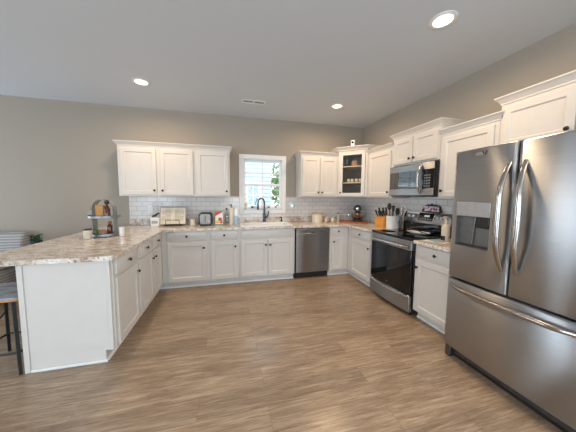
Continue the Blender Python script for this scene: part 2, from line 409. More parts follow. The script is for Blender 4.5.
# back run
base_cabinet('base_cabinet', (-3.611, BY, 0), 0, .659, [('drawer', .077, .612), ('door', .077, .612, 'r')], 'white base cabinet left of the sink, in the corner by the peninsula', kick_ext=(-.1, 0))
base_cabinet('base_cabinet', (-2.950, BY, 0), 0, .441, [('drawer', .025, .412), ('door', .025, .412, 'r')], 'narrow white base cabinet just left of the sink cabinet')
base_cabinet('sink_cabinet', (-2.507, BY, 0), 0, .909, [('false', .028, .88), ('door', .028, .448, 'r'), ('door', .460, .88, 'l')], 'white two-door sink base cabinet under the window', opentop=True)
base_cabinet('base_cabinet', (-.968, BY, 0), 0, .356, [('drawer', .040, .268), ('door', .040, .268, 'l')], 'narrow white base cabinet right of the dishwasher in the corner', kick_ext=(0, .075))
# right run
base_cabinet('base_cabinet', (BY, -.612, 0), -PI/2, .742, [('drawer', .145, .690), ('door', .145, .690, 'r')], 'white base cabinet between the right-hand corner and the range', kick_ext=(-.075, 0))
base_cabinet('base_cabinet', (BY, -2.145, 0), -PI/2, .575, [('drawer', .028, .535), ('door', .028, .535, 'l')], 'white base cabinet between the range and the refrigerator')
# peninsula
PX = -3.612
pcab = base_cabinet('peninsula_cabinet', (PX, -2.110, 0), PI/2, .530, [('drawer', .025, .505), ('door', .025, .505, 'r')], 'white peninsula cabinet at the free end with plain end panel, one drawer over one door', kick_ext=(-.001, 0))
pcab2 = base_cabinet('peninsula_cabinet', (PX, -1.578, 0), PI/2, .966, [('drawer', .022, .478), ('drawer', .518, .868), ('door', .022, .478, 'r'), ('door', .518, .868, 'l')], 'white peninsula cabinet next to the corner, two drawers over two doors')
PINV = (Matrix.Translation((PX, -2.110, 0)) @ Matrix.Rotation(PI/2, 4, 'Z')).inverted() @ Matrix.Translation((-3.92, -2.12, 0))
def on_cab(o): o.parent = pcab; o.matrix_parent_inverse = PINV; return o
pe = MB()
x0, x1 = -4.226+3.92, -3.627+3.92
pe.loops([[(x0, -.006, 0), (x1-.060, -.006, 0), (x1-.060, -.006, KH), (x1, -.006, KH), (x1, -.006, .8735), (x0, -.006, .8735)], [(x0, .008, 0), (x1-.060, .008, 0), (x1-.060, .008, KH), (x1, .008, KH), (x1, .008, .8735), (x0, .008, .8735)]])
on_cab(pe.build('end_panel', WHITE, bevel=.001))
on_cab(MB().box(x0, .009, 0, x0+.018, .541, .8735).build('back_panel', WHITE))
MB().box(.001, .596, 0, .965, .613, .8735).build('back_panel', WHITE, pcab2)
on_cab(MB().box(x0-.006, -.014, .001, x0+.030, -.0065, .8735).build('corner_trim', WHITE, bevel=.002))
on_cab(MB().box(x1-.030, -.013, KH, x1, -.0065, .8735).build('corner_trim', WHITE, bevel=.002))
on_cab(MB().box(x0+.031, -.016, 0, x1-.047, -.0065, .022).build('base_molding', TRIMW, bevel=.005))

# ------------------------------------------------------------------ worktops
SX0, SX1, SY0, SY1 = -2.465, -1.625, -.585, -.105     # sink cut-out
ct = MB(); z0, z1 = .876, CT
def slab(x0, y0, x1, y1): ct.box(x0, y0, z0, x1, y1, z1)
FE = -.648
ct.prism([(-4.53, -.004), (-4.53, -2.10), (-4.52, -2.15), (-4.49, -2.18), (-4.45, -2.192), (-3.625, -2.192), (-3.587, -2.182), (-3.567, -2.15), (-3.565, -2.11), (-3.565, -.665), (-3.548, FE), (SX0, FE), (SX0, -.004)], z0, z1)
slab(SX0, FE, SX1, SY0); slab(SX0, SY1, SX1, -.004)
ct.prism([(SX1, -.004), (SX1, FE), (-.665, FE), (-.648, -.665), (-.648, -1.353), (-.003, -1.353), (-.003, -.004)], z0, z1)
bmesh.ops.remove_doubles(ct.bm, verts=ct.bm.verts, dist=.0005)
cto = tag(ct.build('countertop', GRAN, bevel=.003), 'speckled beige granite countertop running over peninsula, sink run and corner', 'countertop')
MB().box(-4.21, -.030, CT, -.004, -.003, 1.015).box(-.030, -1.353, CT, -.003, -.031, 1.015).build('splash_lip', GRAN, cto, bevel=.002)
c2 = tag(MB().box(-.648, -2.722, .876, -.003, -2.142, CT).build('countertop', GRAN, bevel=.004), 'short speckled granite countertop between range and refrigerator', 'countertop')
MB().box(-.030, -2.722, CT, -.003, -2.142, 1.015).build('splash_lip', GRAN, c2, bevel=.002)

# sink: white drop-in with rim and basin
sk = empty('sink', ((SX0+SX1)/2, (SY0+SY1)/2, CT), 0, 'white drop-in kitchen sink set in the granite under the window', 'sink')
hw_, hd = (SX1-SX0)/2, (SY1-SY0)/2
def rr3(ix, iy, z, r): return [(x, y, z) for x, y in rrect(-ix, -iy, ix, iy, r)]
MB().loops([rr3(hw_+.014, hd+.014, .001, .05), rr3(hw_+.014, hd+.014, .010, .05), rr3(hw_+.006, hd+.006, .016, .05), rr3(hw_-.03, hd-.03, .014, .06), rr3(hw_-.045, hd-.045, .0, .06), rr3(hw_-.06, hd-.06, -.17, .06), rr3(hw_-.10, hd-.10, -.185, .06)], cap0=False).build('basin', PORC, sk)
MB().lathe([(.045, -.184), (.045, -.180), (.03, -.182), (.0, -.182)], (0, 0, 0), 'z', 20).build('drain', CHROME, sk)
fa = empty('faucet', (-2.02, -.060, CT+.0005), 0, 'dark gunmetal gooseneck kitchen faucet behind the white sink', 'faucet')
MB().prism(rrect(-.125, -.026, .125, .026, .025), 0, .008).build('deck_plate', GUN, fa, bevel=.002)
MB().lathe([(.027, .008), (.026, .03), (.022, .06), (.021, .16), (.018, .18)], (0, 0, 0), 'z', 18).build('body', GUN, fa)
pts = [(0, 0, .17), (0, 0, .36)]
for i in range(1, 13):
    a = PI*i/13; pts.append((-.062*(1-math.cos(a)), -.03*(1-math.cos(a)), .36+.085*math.sin(a)))
pts += [(-.124, -.06, .36), (-.126, -.06, .33)]
MB().tube(pts, .0135, 12).build('spout', GUN, fa)
MB().tube([(-.126, -.06, .335), (-.128, -.062, .28), (-.130, -.064, .24)], [.017, .018, .021], 12).build('spray_head', GUN, fa)
MB().tube([(.015, 0, .10), (.045, -.006, .105), (.066, -.012, .14), (.078, -.016, .22)], [.014, .015, .012, .009], 10).build('handle', GUN, fa)
sd = empty('soap_dispenser', (-1.70, -.075, CT+.0005), 0, 'small black pump dispenser set in the counter right of the faucet', 'dispenser')
MB().lathe([(.022, 0), (.021, .03), (.016, .045), (.010, .05), (.009, .085)], (0, 0, 0), 'z', 14).build('body', BLACK, sd)
MB().tube([(.01, 0, .085), (-.02, -.005, .095), (-.05, -.012, .085)], [.012, .011, .008], 10).build('spout', BLACK, sd)

# ------------------------------------------------------------------ wall cabinets
def crown_rings(W_, D, ztop, left=True, right=True, fy=0):
    prof = [(.0, 0), (.006, .0), (.006, .012), (.014, .022), (.026, .040), (.036, .052), (.041, .056), (.041, .066), (0, .068)]
    return [[(-(o if left else 0), fy-o, ztop+h), (W_+(o if right else 0), fy-o, ztop+h), (W_+(o if right else 0), D, ztop+h), (-(o if left else 0), D, ztop+h)] for o, h in prof]
def wall_cabinet(loc, rz, width, height, depth, doors, label, crown=True, kz=.085, cl=True, cr=True, group='white wall cabinets', fw=.058, ztrim=.03):
    t = empty('wall_cabinet', loc, rz, label, 'cabinet', group)
    MB().box(0, 0, 0, width, depth, height).build('body', WHITE, t, bevel=.0015)
    for d in doors: door(t, d[0], d[1], .022, height-ztrim, {'l': d[0]+.03, 'r': d[1]-.03}[d[2]], kz, fw)
    if crown: MB().loops(crown_rings(width, depth, height+.0005, cl, cr)).build('crown', WHITE, t)
    return t
UB = 1.388
wall_cabinet((-4.220, -.325, UB), 0, 1.055, .735, .320, [(.035, .508, 'r'), (.560, 1.030, 'l')], 'white two-door wall cabinet at the left, above the recipe book', crown=False)
wall_cabinet((-3.163, -.325, UB), 0, .533, .735, .320, [(.028, .508, 'r')], 'white single-door wall cabinet just left of the window, above the toaster', crown=False)
cm = MB().loops(crown_rings(1.590, .320, 0)).build('crown_molding', WHITE, loc=(-4.220, -.325, UB+.7355))
tag(cm, 'long white crown molding along the wall cabinets left of the window', 'molding')
wall_cabinet((-1.410, -.325, UB), 0, .708, .735, .320, [(.022, .350, 'r'), (.362, .690, 'l')], 'white two-door wall cabinet just right of the window', cr=False)
wall_cabinet((-.325, -.710, UB), -PI/2, .640, .735, .320, [(.050, .600, 'r')], 'white single-door wall cabinet between glass corner cabinet and microwave', cl=False, cr=False)
wall_cabinet((-.335, -1.352, 1.832), -PI/2, .772, .385, .330, [(.030, .375, 'r'), (.392, .742, 'l')], 'white two-door wall cabinet above the microwave', kz=.075)
wall_cabinet((-.325, -2.126, UB), -PI/2, .594, .700, .320, [(.036, .560, 'l')], 'white single-door wall cabinet between microwave and refrigerator', cl=False, cr=True)
wall_cabinet((-.325, -2.722, 1.815), -PI/2, .975, .395, .320, [(.028, .478, 'r'), (.490, .945, 'l')], 'white two-door wall cabinet above the refrigerator', kz=.075)

# corner cabinet with a glass door
CH = .835; cx0, cy0 = -.70, -.325
cc = empty('corner_cabinet', (0, 0, UB), 0, 'tall white diagonal corner wall cabinet with a glass door', 'cabinet')
P = [(-.003, -.003), (-.699, -.003), (-.699, -.325), (-.325, -.699), (-.003, -.699)]
body = MB()
body.prism([P[1], (P[1][0]+.016, -.003), (P[1][0]+.016, -.335), P[2]], 0, CH)
body.prism([P[3], (-.335, P[4][1]+.016), (-.003, P[4][1]+.016), P[4]], 0, CH)
body.prism(P, 0, .016); body.prism(P, CH-.016, CH)
body.box(-.683, -.012, .016, -.012, -.003, CH-.016); body.box(-.012, -.683, .016, -.003, -.012, CH-.016)
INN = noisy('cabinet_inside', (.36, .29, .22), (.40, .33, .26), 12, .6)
body.build('body', WHITE, cc)
MB().box(-.680, -.016, .018, -.018, -.0125, CH-.018).box(-.016, -.680, .018, -.0125, -.018, CH-.018).build('lining', INN, cc)
def sh(i): return [(-.014-i, -.014-i), (-.68, -.014-i), (-.68, -.335), (-.335, -.68), (-.014-i, -.68)]
LSH = noisy('shelf_wood', (.60, .46, .32), (.66, .52, .37), 10, .5)
for z in (.255, .545): MB().prism(sh(.004), z, z+.018).build('shelf', LSH, cc)
fd = math.hypot(.374, .374)
# the front lies on the diagonal; an upright frame, rotated -45 degrees
fr = MB().loops([[(0, 0, 0), (fd, 0, 0), (fd, 0, CH), (0, 0, CH)], [(.045, 0, .03), (fd-.045, 0, .03), (fd-.045, 0, CH-.03), (.045, 0, CH-.03)], [(.045, .018, .03), (fd-.045, .018, .03), (fd-.045, .018, CH-.03), (.045, .018, CH-.03)], [(0, .018, 0), (fd, .018, 0), (fd, .018, CH), (0, .018, CH)]], closed=True)
fo = fr.build('face_frame', WHITE, cc); fo.location = (-.699, -.325, 0); fo.rotation_euler = (0, 0, -PI/4)
dr = shaker(.038, fd-.038, .022, CH-.025, .060, .02, hollow=True).build('door', WHITE, cc); dr.location = fo.location; dr.rotation_euler = fo.rotation_euler
MB().box(.098, -.012, .082, fd-.098, -.008, CH-.085).build('pane', GLASS, dr); knob(dr, .066, .085, -.02)
prof = [(.0, 0), (.006, .0), (.006, .012), (.014, .022), (.026, .040), (.036, .052), (.041, .056), (.041, .066), (0, .068)]
def cring(o, h):
    k = o*math.tan(PI/8)
    return [(-.003, -.003, CH+h), (-.699-o, -.003, CH+h), (-.699-o, -.325-k, CH+h), (-.325-k, -.699-o, CH+h), (-.003, -.699-o, CH+h)]
MB().loops([cring(o, h+.0005) for o, h in prof]).build('crown', WHITE, cc)

def on_shelf(name, mbb, m, loc, label, cat, group=None):
    return tag(mbb.build(name, m, loc=loc), label, cat, group)
def cup_mb(r=.036, h=.07):
    m = MB().lathe([(r*.6, 0), (r*.9, .012), (r, h*.6), (r, h), (r-.004, h), (r-.005, h*.5), (r*.5, .012), (0, .010)], (0, 0, 0), 'z', 18)
    return m
C0 = None
for i, (x, y) in enumerate(((-.475, -.385), (-.43, -.435), (-.375, -.485), (-.325, -.535))):
    nm = ['leftmost', 'second from the left', 'third from the left', 'rightmost'][i]
    if C0 is None: C0 = cup_mb(.031, .062).build('cup', CREAMC); o = C0
    else: o = C0.copy(); COL.objects.link(o)
    o.location = (x - .03, y - .005 + .03*0, UB+.2738); tag(o, 'cream cup on the lower glass-cabinet shelf, %s of four' % nm, 'cup', 'cups in the glass corner cabinet')
bw = MB().lathe([(.04, 0), (.06, .02), (.088, .06), (.083, .06), (.055, .02), (0, .01)], (0, 0, 0), 'z', 24)
on_shelf('bowl', bw, PORC, (-.45, -.45, UB+.0165), 'white bowl on the floor of the glass corner cabinet', 'bowl')
pl = MB().lathe([(.05, 0), (.055, .004), (.10, .016), (.10, .020), (.05, .010), (0, .008)], (0, 0, 0), 'z', 24)
on_shelf('plate', pl, JARG, (-.24, -.24, UB+.0165), 'glass plate behind the white bowl in the glass corner cabinet', 'plate')
j = MB().lathe([(.05, 0), (.058, .02), (.058, .09), (.03, .11), (.014, .125), (0, .128)], (0, 0, 0), 'z', 20)
on_shelf('sugar_pot', j, TERRA, (-.42, -.44, UB+.5638), 'brown lidded pot on the top shelf of the glass corner cabinet', 'pot')
gl = MB().lathe([(.03, 0), (.034, .13), (.031, .13), (.027, .006), (0, .006)], (0, 0, 0), 'z', 16)
on_shelf('drinking_glass', gl, JARG, (-.56, -.40, UB+.5638), 'tall clear glass on the top shelf left of the brown pot', 'glass')
# security camera on top of the corner cabinet
sc_ = empty('security_camera', (-.512, -.512, UB+CH+.0670), -PI/4, 'small white camera with black lens on top of the corner cabinet', 'camera')
MB().prism(rrect(-.034, -.024, .034, .024, .012), 0, .105).build('body', PORC, sc_, bevel=.003)
MB().lathe([(.021, -.024), (.021, -.027), (.015, -.029), (0, -.029)], (0, 0, .064), 'y', 16).build('lens', BLACKG, sc_)

# ------------------------------------------------------------------ dishwasher
dw = empty('dishwasher', (-1.2785, BY, 0), 0, 'stainless steel dishwasher between the sink cabinet and the corner', 'dishwasher')
MB().box(-.302, .005, .10, .302, .57, .868).build('body', BLACK, dw)
MB().box(-.30, .045, .0, .30, .09, .099).build('kick_plate', BLACK, dw)
dd = MB().box(-.298, -.028, .115, .298, .004, .780).build('door', STEEL, dw, bevel=.006)
cpn = MB()
zz = [.782, .862]
cpn.loops([[(-.298, -.028, .782), (.298, -.028, .782), (.298, -.028, .858), (.298, -.020, .864), (.298, .004, .864), (.298, .004, .782)][:0] or [(-.298, .004, .782), (-.298, -.028, .782), (-.298, -.028, .852), (-.298, -.020, .862), (-.298, .004, .862)], [(.298, .004, .782), (.298, -.028, .782), (.298, -.028, .852), (.298, -.020, .862), (.298, .004, .862)]])
cpn.build('control_panel', STEEL, dw)
hp = [(-.075+.15*i/12, -.030-.014*math.sin(PI*i/12), .800-.030*math.sin(PI*i/12)) for i in range(13)]
MB().tube(hp, .009, 8).build('handle', CHROME, dw)
pk = MB().loops([[(-.075, -.0285, .803)] + [(-.075+.15*i/12, -.0285, .803-.036*math.sin(PI*i/12)) for i in range(1, 12)] + [(.075, -.0285, .803)], [(-.075, -.0295, .803)] + [(-.075+.15*i/12, -.0295, .803-.036*math.sin(PI*i/12)) for i in range(1, 12)] + [(.075, -.0295, .803)]])
pk.build('handle_pocket', STEELD, dw)

# ------------------------------------------------------------------ range (local: x to the right as seen, -y to the room)
rg = empty('range', (BY, -1.744, 0), -PI/2, 'stainless steel and black glass freestanding range', 'range')
RW = .379
MB().box(-RW, .0, .05, RW, .575, .900).build('body', BLACK, rg, bevel=.003)
for x, y in ((-.33, .04), (.33, .04), (-.33, .54), (.33, .54)): MB().lathe([(.018, 0), (.018, .008), (.008, .012), (.008, .05)], (x, y, 0), 'z', 12).build('foot', BLACK, rg)
def bow(z0, z1, x0, x1, y0, bulge, th, inset=0):
    n = 14; rings = []
    for i in range(n+1):
        u = i/n; x = x0+(x1-x0)*u; y = y0 - bulge*(1-(2*x/(2*RW))**2)
        rings.append([(x, y0+th, z0), (x, y, z0), (x, y, z1), (x, y0+th, z1)])
    return MB().loops(rings)
cook = bow(.901, .928, -RW, RW, -.045, .018, .57).build('cooktop', BLACKG, rg, bevel=.004)
for x, y, r in ((-.19, .08, .10), (.19, .08, .085), (-.19, .35, .075), (.19, .35, .10)):
    MB().lathe([(r, .9284), (r, .9288), (r-.004, .9288), (r-.004, .9284)], (x, y, 0), 'z', 32).build('burner_ring', STEELD, cook)
bow(.780, .898, -RW, RW, -.038, .018, .036).build('upper_trim', STEEL, rg, bevel=.004)
od = bow(.260, .776, -RW, RW, -.038, .018, .036).build('oven_door', BLACKG, rg, bevel=.004)
bow(.34, .70, -.255, .255, -.0393, .018, .010).build('oven_window', mat('oven_window_glass', (.012, .011, .010), .02), od)
n = 16
hd_ = [(-.335+.67*i/n, -.045-.018*(1-((-.335+.67*i/n)/RW)**2)-.042*min(1, 3.2*math.sin(PI*i/n)), .822) for i in range(n+1)]
MB().tube(hd_, .013, 10, (1.25, .8)).build('handle', CHROME, od)
MB().lathe([(.013, -.058), (.013, -.0595), (0, -.0595)], (0, 0, .305), 'y', 16, 1.5, .7).build('badge', CHROME, od)
dwr = bow(.050, .246, -RW, RW, -.040, .022, .038).build('drawer', STEEL, rg, bevel=.004)
MB().tube([(-.36+.72*i/n, -.050-.022*(1-((-.36+.72*i/n)/RW)**2), .236-.012*math.sin(PI*i/n)) for i in range(n+1)], .011, 8).build('drawer_lip', CHROME, dwr)
bgd = MB().loops([[(-RW, .592, .929), (-RW, .50, .929), (-RW, .515, 1.055), (-RW, .505, 1.075), (-RW, .560, 1.195), (-RW, .592, 1.195)], [(RW, .592, .929), (RW, .50, .929), (RW, .515, 1.055), (RW, .505, 1.075), (RW, .560, 1.195), (RW, .592, 1.195)]]).build('backguard', stainless('brushed_panel', (.78, .78, .79), .42), rg, bevel=.004)
MB().box(-RW+.004, .494, .931, RW-.004, .508, 1.050).build('vent_band', BLACKG, bgd)
MB().box(-.385, .51, .929, -.3795, .592, 1.190).box(.3795, .51, .929, .385, .592, 1.190).build('end_cap', BLACK, bgd)
def on_slant(z): return .505 + (.560-.505)*(z-1.075)/(1.195-1.075)
def slant_plate(x0, x1, za, zb, off, name, m, parent):
    return MB().loops([[(x0, on_slant(za)-off, za), (x1, on_slant(za)-off, za), (x1, on_slant(zb)-off, zb), (x0, on_slant(zb)-off, zb)], [(x0, on_slant(za)+.002, za), (x1, on_slant(za)+.002, za), (x1, on_slant(zb)+.002, zb), (x0, on_slant(zb)+.002, zb)]]).build(name, m, parent)
dsp = slant_plate(-.135, .110, 1.085, 1.185, .003, 'display', DISPLAY, bgd)
DIG = emit('lit_digits', (.72, .84, .86), .25)
for i in range(4):
    slant_plate(-.035+.022*i, -.020+.022*i, 1.135, 1.160, .0045, 'digit', DIG, dsp)
for i in range(5): slant_plate(-.10+.042*i, -.075+.042*i, 1.100, 1.112, .0042, 'button', GREY, dsp)
KNOBM = noisy('satin_knob', (.74, .74, .75), (.80, .80, .81), 30, .35, 0, .5)
for i, x in enumerate((-.315, -.235, .165, .222, .279, .336)):
    z = 1.135; y = on_slant(z)
    kb = MB().lathe([(.026, 0), (.026, -.006), (.021, -.010), (.019, -.030), (.0, -.031)], (x, y, z), 'y', 18).build('knob', KNOBM, bgd)
    MB().lathe([(.033, .001), (.033, -.003), (.027, -.0035), (.027, .001)], (x, y, z), 'y', 20).build('skirt', BLACK, kb)
    MB().box(x-.004, y-.040, z-.018, x+.004, y-.0305, z+.018).build('grip', BLACK, kb, bevel=.002)

# spoon rest on the stove top, framed picture on the back of it
srm = MB(); ring = lambda k, z: [(k*.155*math.cos(2*PI*i/28), k*.085*math.sin(2*PI*i/28), z) for i in range(28)]
srm.loops([ring(.6, 0), ring(.98, .020), ring(1.0, .024), ring(.95, .024), ring(.6, .008), ring(.05, .007)])
srest = tag(srm.build('platter', PORC, loc=(-.30, -1.84, .9300)), 'white oval platter lying on the black cooktop', 'platter'); srest.rotation_euler = (0, 0, -PI/2+.25)
spm = MB().tube([(.07, .0, .018), (.0, .005, .034), (-.10, .01, .040), (-.17, .012, .042)], [.007, .006, .006, .007], 8); spm.sphere((.075, 0, .018), .026, 12, 8, (1.3, .9, .25))
sp_ = tag(spm.build('spoon', DARKW, loc=(-.30, -1.84, .9320)), 'dark wooden spoon resting on the white platter', 'spoon'); sp_.rotation_euler = (0, 0, -PI/2+.25)
sg = empty('framed_sign', (-.045, -1.785, 1.1962), -PI/2, 'small black ornate framed picture standing on top of the range', 'picture')
a_ = MB()
out = [(-.15, 0), (.15, 0), (.155, .03), (.135, .05), (.128, .085), (.095, .092), (.06, .110), (.03, .106), (0, .122), (-.03, .106), (-.06, .110), (-.095, .092), (-.128, .085), (-.135, .05), (-.155, .03)]
a_.loops([[(x, -.006, z) for x, z in out], [(x, .008, z) for x, z in out]]); a_.build('frame', BLACK, sg, bevel=.003)
PINK = mat('picture_print', (.6, .4, .5), .5); t = NT(PINK); nz = t.n('ShaderNodeTexNoise', Scale=30.0, Detail=2.0); t.l(t.coord(), nz.inputs['Vector'])
t.l(t.ramp(nz.outputs[0], [(.40, (.10, .05, .07)), (.50, (.62, .40, .50)), (.62, (.85, .74, .80))]), t.b.inputs['Base Color'])
MB().box(-.118, -.009, .016, .118, -.0065, .082).build('picture', PINK, sg)

# ------------------------------------------------------------------ microwave
mw = empty('microwave', (-.368, -1.752, 1.412), -PI/2, 'stainless steel over-the-range microwave with black glass door', 'microwave')
MWW, MWH = .379, .405
MB().box(-MWW, .0, 0, MWW, .357, MWH).build('body', BLACK, mw, bevel=.003)
def fpl(name, x0, x1, z0, z1, y0, y1, m, p, bev=.003): return MB().box(x0, y0, z0, x1, y1, z1).build(name, m, p, bevel=bev)
MWG = mat('microwave_glass', (.006, .006, .007), .03, 0, IOR=2.1)
md = fpl('door', -MWW+.002, .212, .012, MWH-.002, -.026, -.001, MWG, mw)
fpl('steel_band', -MWW+.002, .212, .012, .095, -.030, -.0265, STEEL, md, .001); fpl('steel_band', -MWW+.002, .212, MWH-.085, MWH-.002, -.030, -.0265, STEEL, md, .001)
cp_ = fpl('control_panel', .214, MWW-.002, .012, MWH-.002, -.026, -.001, BLACKG, mw)
fpl('steel_band', .214, MWW-.002, .012, .095, -.030, -.0265, STEEL, cp_, .001); fpl('steel_band', .214, MWW-.002, MWH-.085, MWH-.002, -.030, -.0265, STEEL, cp_, .001)
BTN = noisy('button_print', (.16, .17, .18), (.2, .21, .22), 30, .4)
for r_ in range(5):
    for c_ in range(3): fpl('button', .232+c_*.034, .256+c_*.034, .112+r_*.032, .130+r_*.032, -.0275, -.0262, BTN, cp_, 0)
fpl('clock_display', .230, .332, .280, .305, -.0275, -.0262, DISPLAY, cp_, 0)
hp = []
for i in range(15):
    u = i/14; hp.append((.190-.012*math.sin(PI*u), -.032-.040*min(1, 1.6*math.sin(PI*u)), .030+.345*u))
MB().tube(hp, .011, 10, (.8, 1.8)).build('handle', CHROME, md)
fpl('vent_grille', -MWW+.05, MWW-.05, -.006, -.0005, .03, .30, STEELD, mw, 0)

# ------------------------------------------------------------------ refrigerator
fg = empty('refrigerator', (-.838, -3.188, 0), -PI/2, 'tall stainless steel french-door refrigerator with freezer drawer', 'refrigerator')
HW = .452
MB().box(-HW+.006, .075, .03, HW-.006, .80, 1.755).build('body', STEELD, fg, bevel=.004)
def curved(x0, x1, z0, z1, th=.068, bulge=.014, e=.012):
    n = 12; rings = []
    for i in range(n+1):
        u = i/n; x = x0+(x1-x0)*u
        y = .0 - bulge*(1-(x/HW)**2) + bulge
        edge = min(u, 1-u)*(x1-x0)
        if edge < e: y += (e-edge)**2/e*.9
        rings.append([(x, th, z0), (x, y+.006, z0), (x, y, z0+.006), (x, y, z1-.006), (x, y+.006, z1), (x, th, z1)])
    return MB().loops(rings)
def curve_y(x, bulge=.014): return bulge*(x/HW)**2
fl = empty  # (no use) keeps naming short
# left door is built around the dispenser recess
LD = bpy.data.objects.new('door', None); COL.objects.link(LD); LD.parent = fg
DX0, DX1, DZ0, DZ1 = -.405, -.140, 1.005, 1.365
curved(-HW, DX0, .722, 1.775, e=.012).build('door_skin', STEEL, LD) if False else None
def doorskin(x0, x1, z0, z1, cut=None):
    m = MB(); xs = [x0, x0+.003, x0+.009] + [x0+.02+(x1-x0-.04)*i/14 for i in range(15)] + [x1-.009, x1-.003, x1]
    zs = [z0, z0+.004, z0+.012, z1-.012, z1-.004, z1]
    if cut: 
        xs = sorted([x for x in xs if all(abs(x-c) > .006 for c in cut[:2])] + list(cut[:2])); zs = sorted(zs + list(cut[2:]))
    def dy(v, a, b):
        d = min(v-a, b-v); return 0 if d > .0119 else (.012-d)**2/.012*.9
    V = {}
    def vert(i, k):
        if (i, k) not in V:
            x, z = xs[i], zs[k]; V[(i, k)] = m.bm.verts.new((x, curve_y(x)+max(dy(x, x0, x1), dy(z, z0, z1)), z))
        return V[(i, k)]
    def incut(i, k): return cut and cut[0]-1e-6 <= xs[i] and xs[i+1] <= cut[1]+1e-6 and cut[2]-1e-6 <= zs[k] and zs[k+1] <= cut[3]+1e-6
    for i in range(len(xs)-1):
        for k in range(len(zs)-1):
            if not incut(i, k): m.bm.faces.new((vert(i, k), vert(i+1, k), vert(i+1, k+1), vert(i, k+1)))
    # rim back to the plane y=.068
    nx, nz_ = len(xs)-1, len(zs)-1
    per = [(i, 0) for i in range(nx)] + [(nx, k) for k in range(nz_)] + [(i, nz_) for i in range(nx, 0, -1)] + [(0, k) for k in range(nz_, 0, -1)]
    back = [m.bm.verts.new((xs[i], .068, zs[k])) for i, k in per]
    for q in range(len(per)):
        r = (q+1) % len(per); m.bm.faces.new((vert(*per[q]), vert(*per[r]), back[r], back[q]))
    m.bm.faces.new(back)
    return m
bpy.data.objects.remove(LD)
LD = doorskin(-HW, -.004, .722, 1.775, (DX0, DX1, DZ0, DZ1)).build('door', STEEL, fg)
RD = doorskin(.004, HW, .722, 1.775).build('door', STEEL, fg)
FD = doorskin(-HW, HW, .105, .708).build('freezer_drawer', STEEL, fg)
# dispenser
ds = MB()
yb = .058
ds.box(DX0, .012, DZ0, DX0+.006, yb, DZ1).box(DX1-.006, .012, DZ0, DX1, yb, DZ1).box(DX0, yb-.004, DZ0, DX1, yb, DZ1).box(DX0, .010, DZ0, DX1, yb, DZ0+.008).box(DX0, .012, DZ1-.006, DX1, yb, DZ1)
dso = ds.build('dispenser', noisy('dispenser_grey', (.17, .165, .16), (.21, .205, .20), 30, .35, 0, .5), LD)
MB().box(DX0+.002, .002, 1.250, DX1-.002, .050, DZ1-.001).build('control_panel', noisy('dispenser_silver', (.44, .44, .44), (.5, .5, .5), 30, .35, 0, .7), dso, bevel=.004)
MB().box(-.25, .022, 1.165, -.160, .053, 1.249).build('nozzle', BLACK, dso, bevel=.006)
MB().tube([(-.275, .050, 1.245), (-.285, .046, 1.12), (-.29, .048, 1.03)], .009, 8).build('paddle', CHROME, dso)
MB().box(DX0+.012, .003, 1.0135, DX1-.012, .052, 1.020).build('drip_tray', BLACK, dso)
bd = MB().box(-.275, curve_y(-.25)-.003, 1.716, -.215, curve_y(-.25)+.002, 1.740).build('badge', CHROME, LD, bevel=.001)
MB().tube([(-.226, .0005, 1.746), (-.214, .0, 1.722), (-.206, .0, 1.720), (-.196, .0, 1.748)], .0035, 6).build('badge_mark', BLACK, bd)
def bar_handle(parent, x, side):
    pts = []; N = 18
    for i in range(N+1):
        u = i/N; pts.append((x + side*.012*math.sin(PI*u), curve_y(x)+.004-.066*min(1, 1.35*math.sin(PI*u))**.8 if 0 < u < 1 else curve_y(x)+.004, .885+.755*u))
    return MB().tube(pts, [.012+.006*math.sin(PI*i/N) for i in range(N+1)], 12, (.85, 1.15)).build('handle', BAR, parent)
bar_handle(LD, -.045, -1); bar_handle(RD, .045, 1)
N = 22
pts = [(-.42+.84*i/N, curve_y(-.42+.84*i/N)+.004-.062*min(1, 1.9*math.sin(PI*i/N))**.8 if 0 < i < N else curve_y(-.42)+.004, .655) for i in range(N+1)]
MB().tube(pts, [.012+.005*math.sin(PI*i/N) for i in range(N+1)], 12, (1.15, .9)).build('handle', BAR, FD)
MB().box(-HW+.03, .085, .0, HW-.03, .12, .100).build('kick_grille', BLACK, fg)
for x in (-HW+.03, HW-.03): MB().box(x-.025, .03, .0, x+.025, .084, .104).build('foot', STEELD, fg, bevel=.006)
MB().box(-HW+.01, .09, 1.7755, -HW+.09, .18, 1.784).box(HW-.09, .09, 1.7755, HW-.01, .18, 1.784).build('hinge_cover', STEELD, fg, bevel=.004)

# ------------------------------------------------------------------ ceiling fittings
def downlight(x, y, label):
    o = empty('recessed_light', (x, y, CZ), 0, label, 'light', 'recessed ceiling lights')
    MB().lathe([(.098, -.0005), (.098, -.004), (.090, -.008), (.072, -.010), (.068, -.006), (.068, -.0005)], (0, 0, 0), 'z', 32).build('trim_ring', TRIMW, o)
    MB().lathe([(.067, -.001), (.067, -.0045), (.05, -.006), (0, -.006)], (0, 0, 0), 'z', 32).build('lens', LENS, o)
    l = bpy.data.lights.new('lamp', 'AREA'); l.shape = 'DISK'; l.size = .13; l.energy = LAMP_POWER; l.color = LAMP_COLOR; l.spread = math.radians(170)
    lo = bpy.data.objects.new('lamp', l); COL.objects.link(lo); lo.parent = o; lo.location = (0, 0, -.014)
    return o
downlight(-3.68, -.96, 'round recessed ceiling light above the peninsula corner')
downlight(-1.03, -.91, 'round recessed ceiling light near the back right corner')
downlight(-1.03, -2.73, 'round recessed ceiling light in front of the refrigerator')
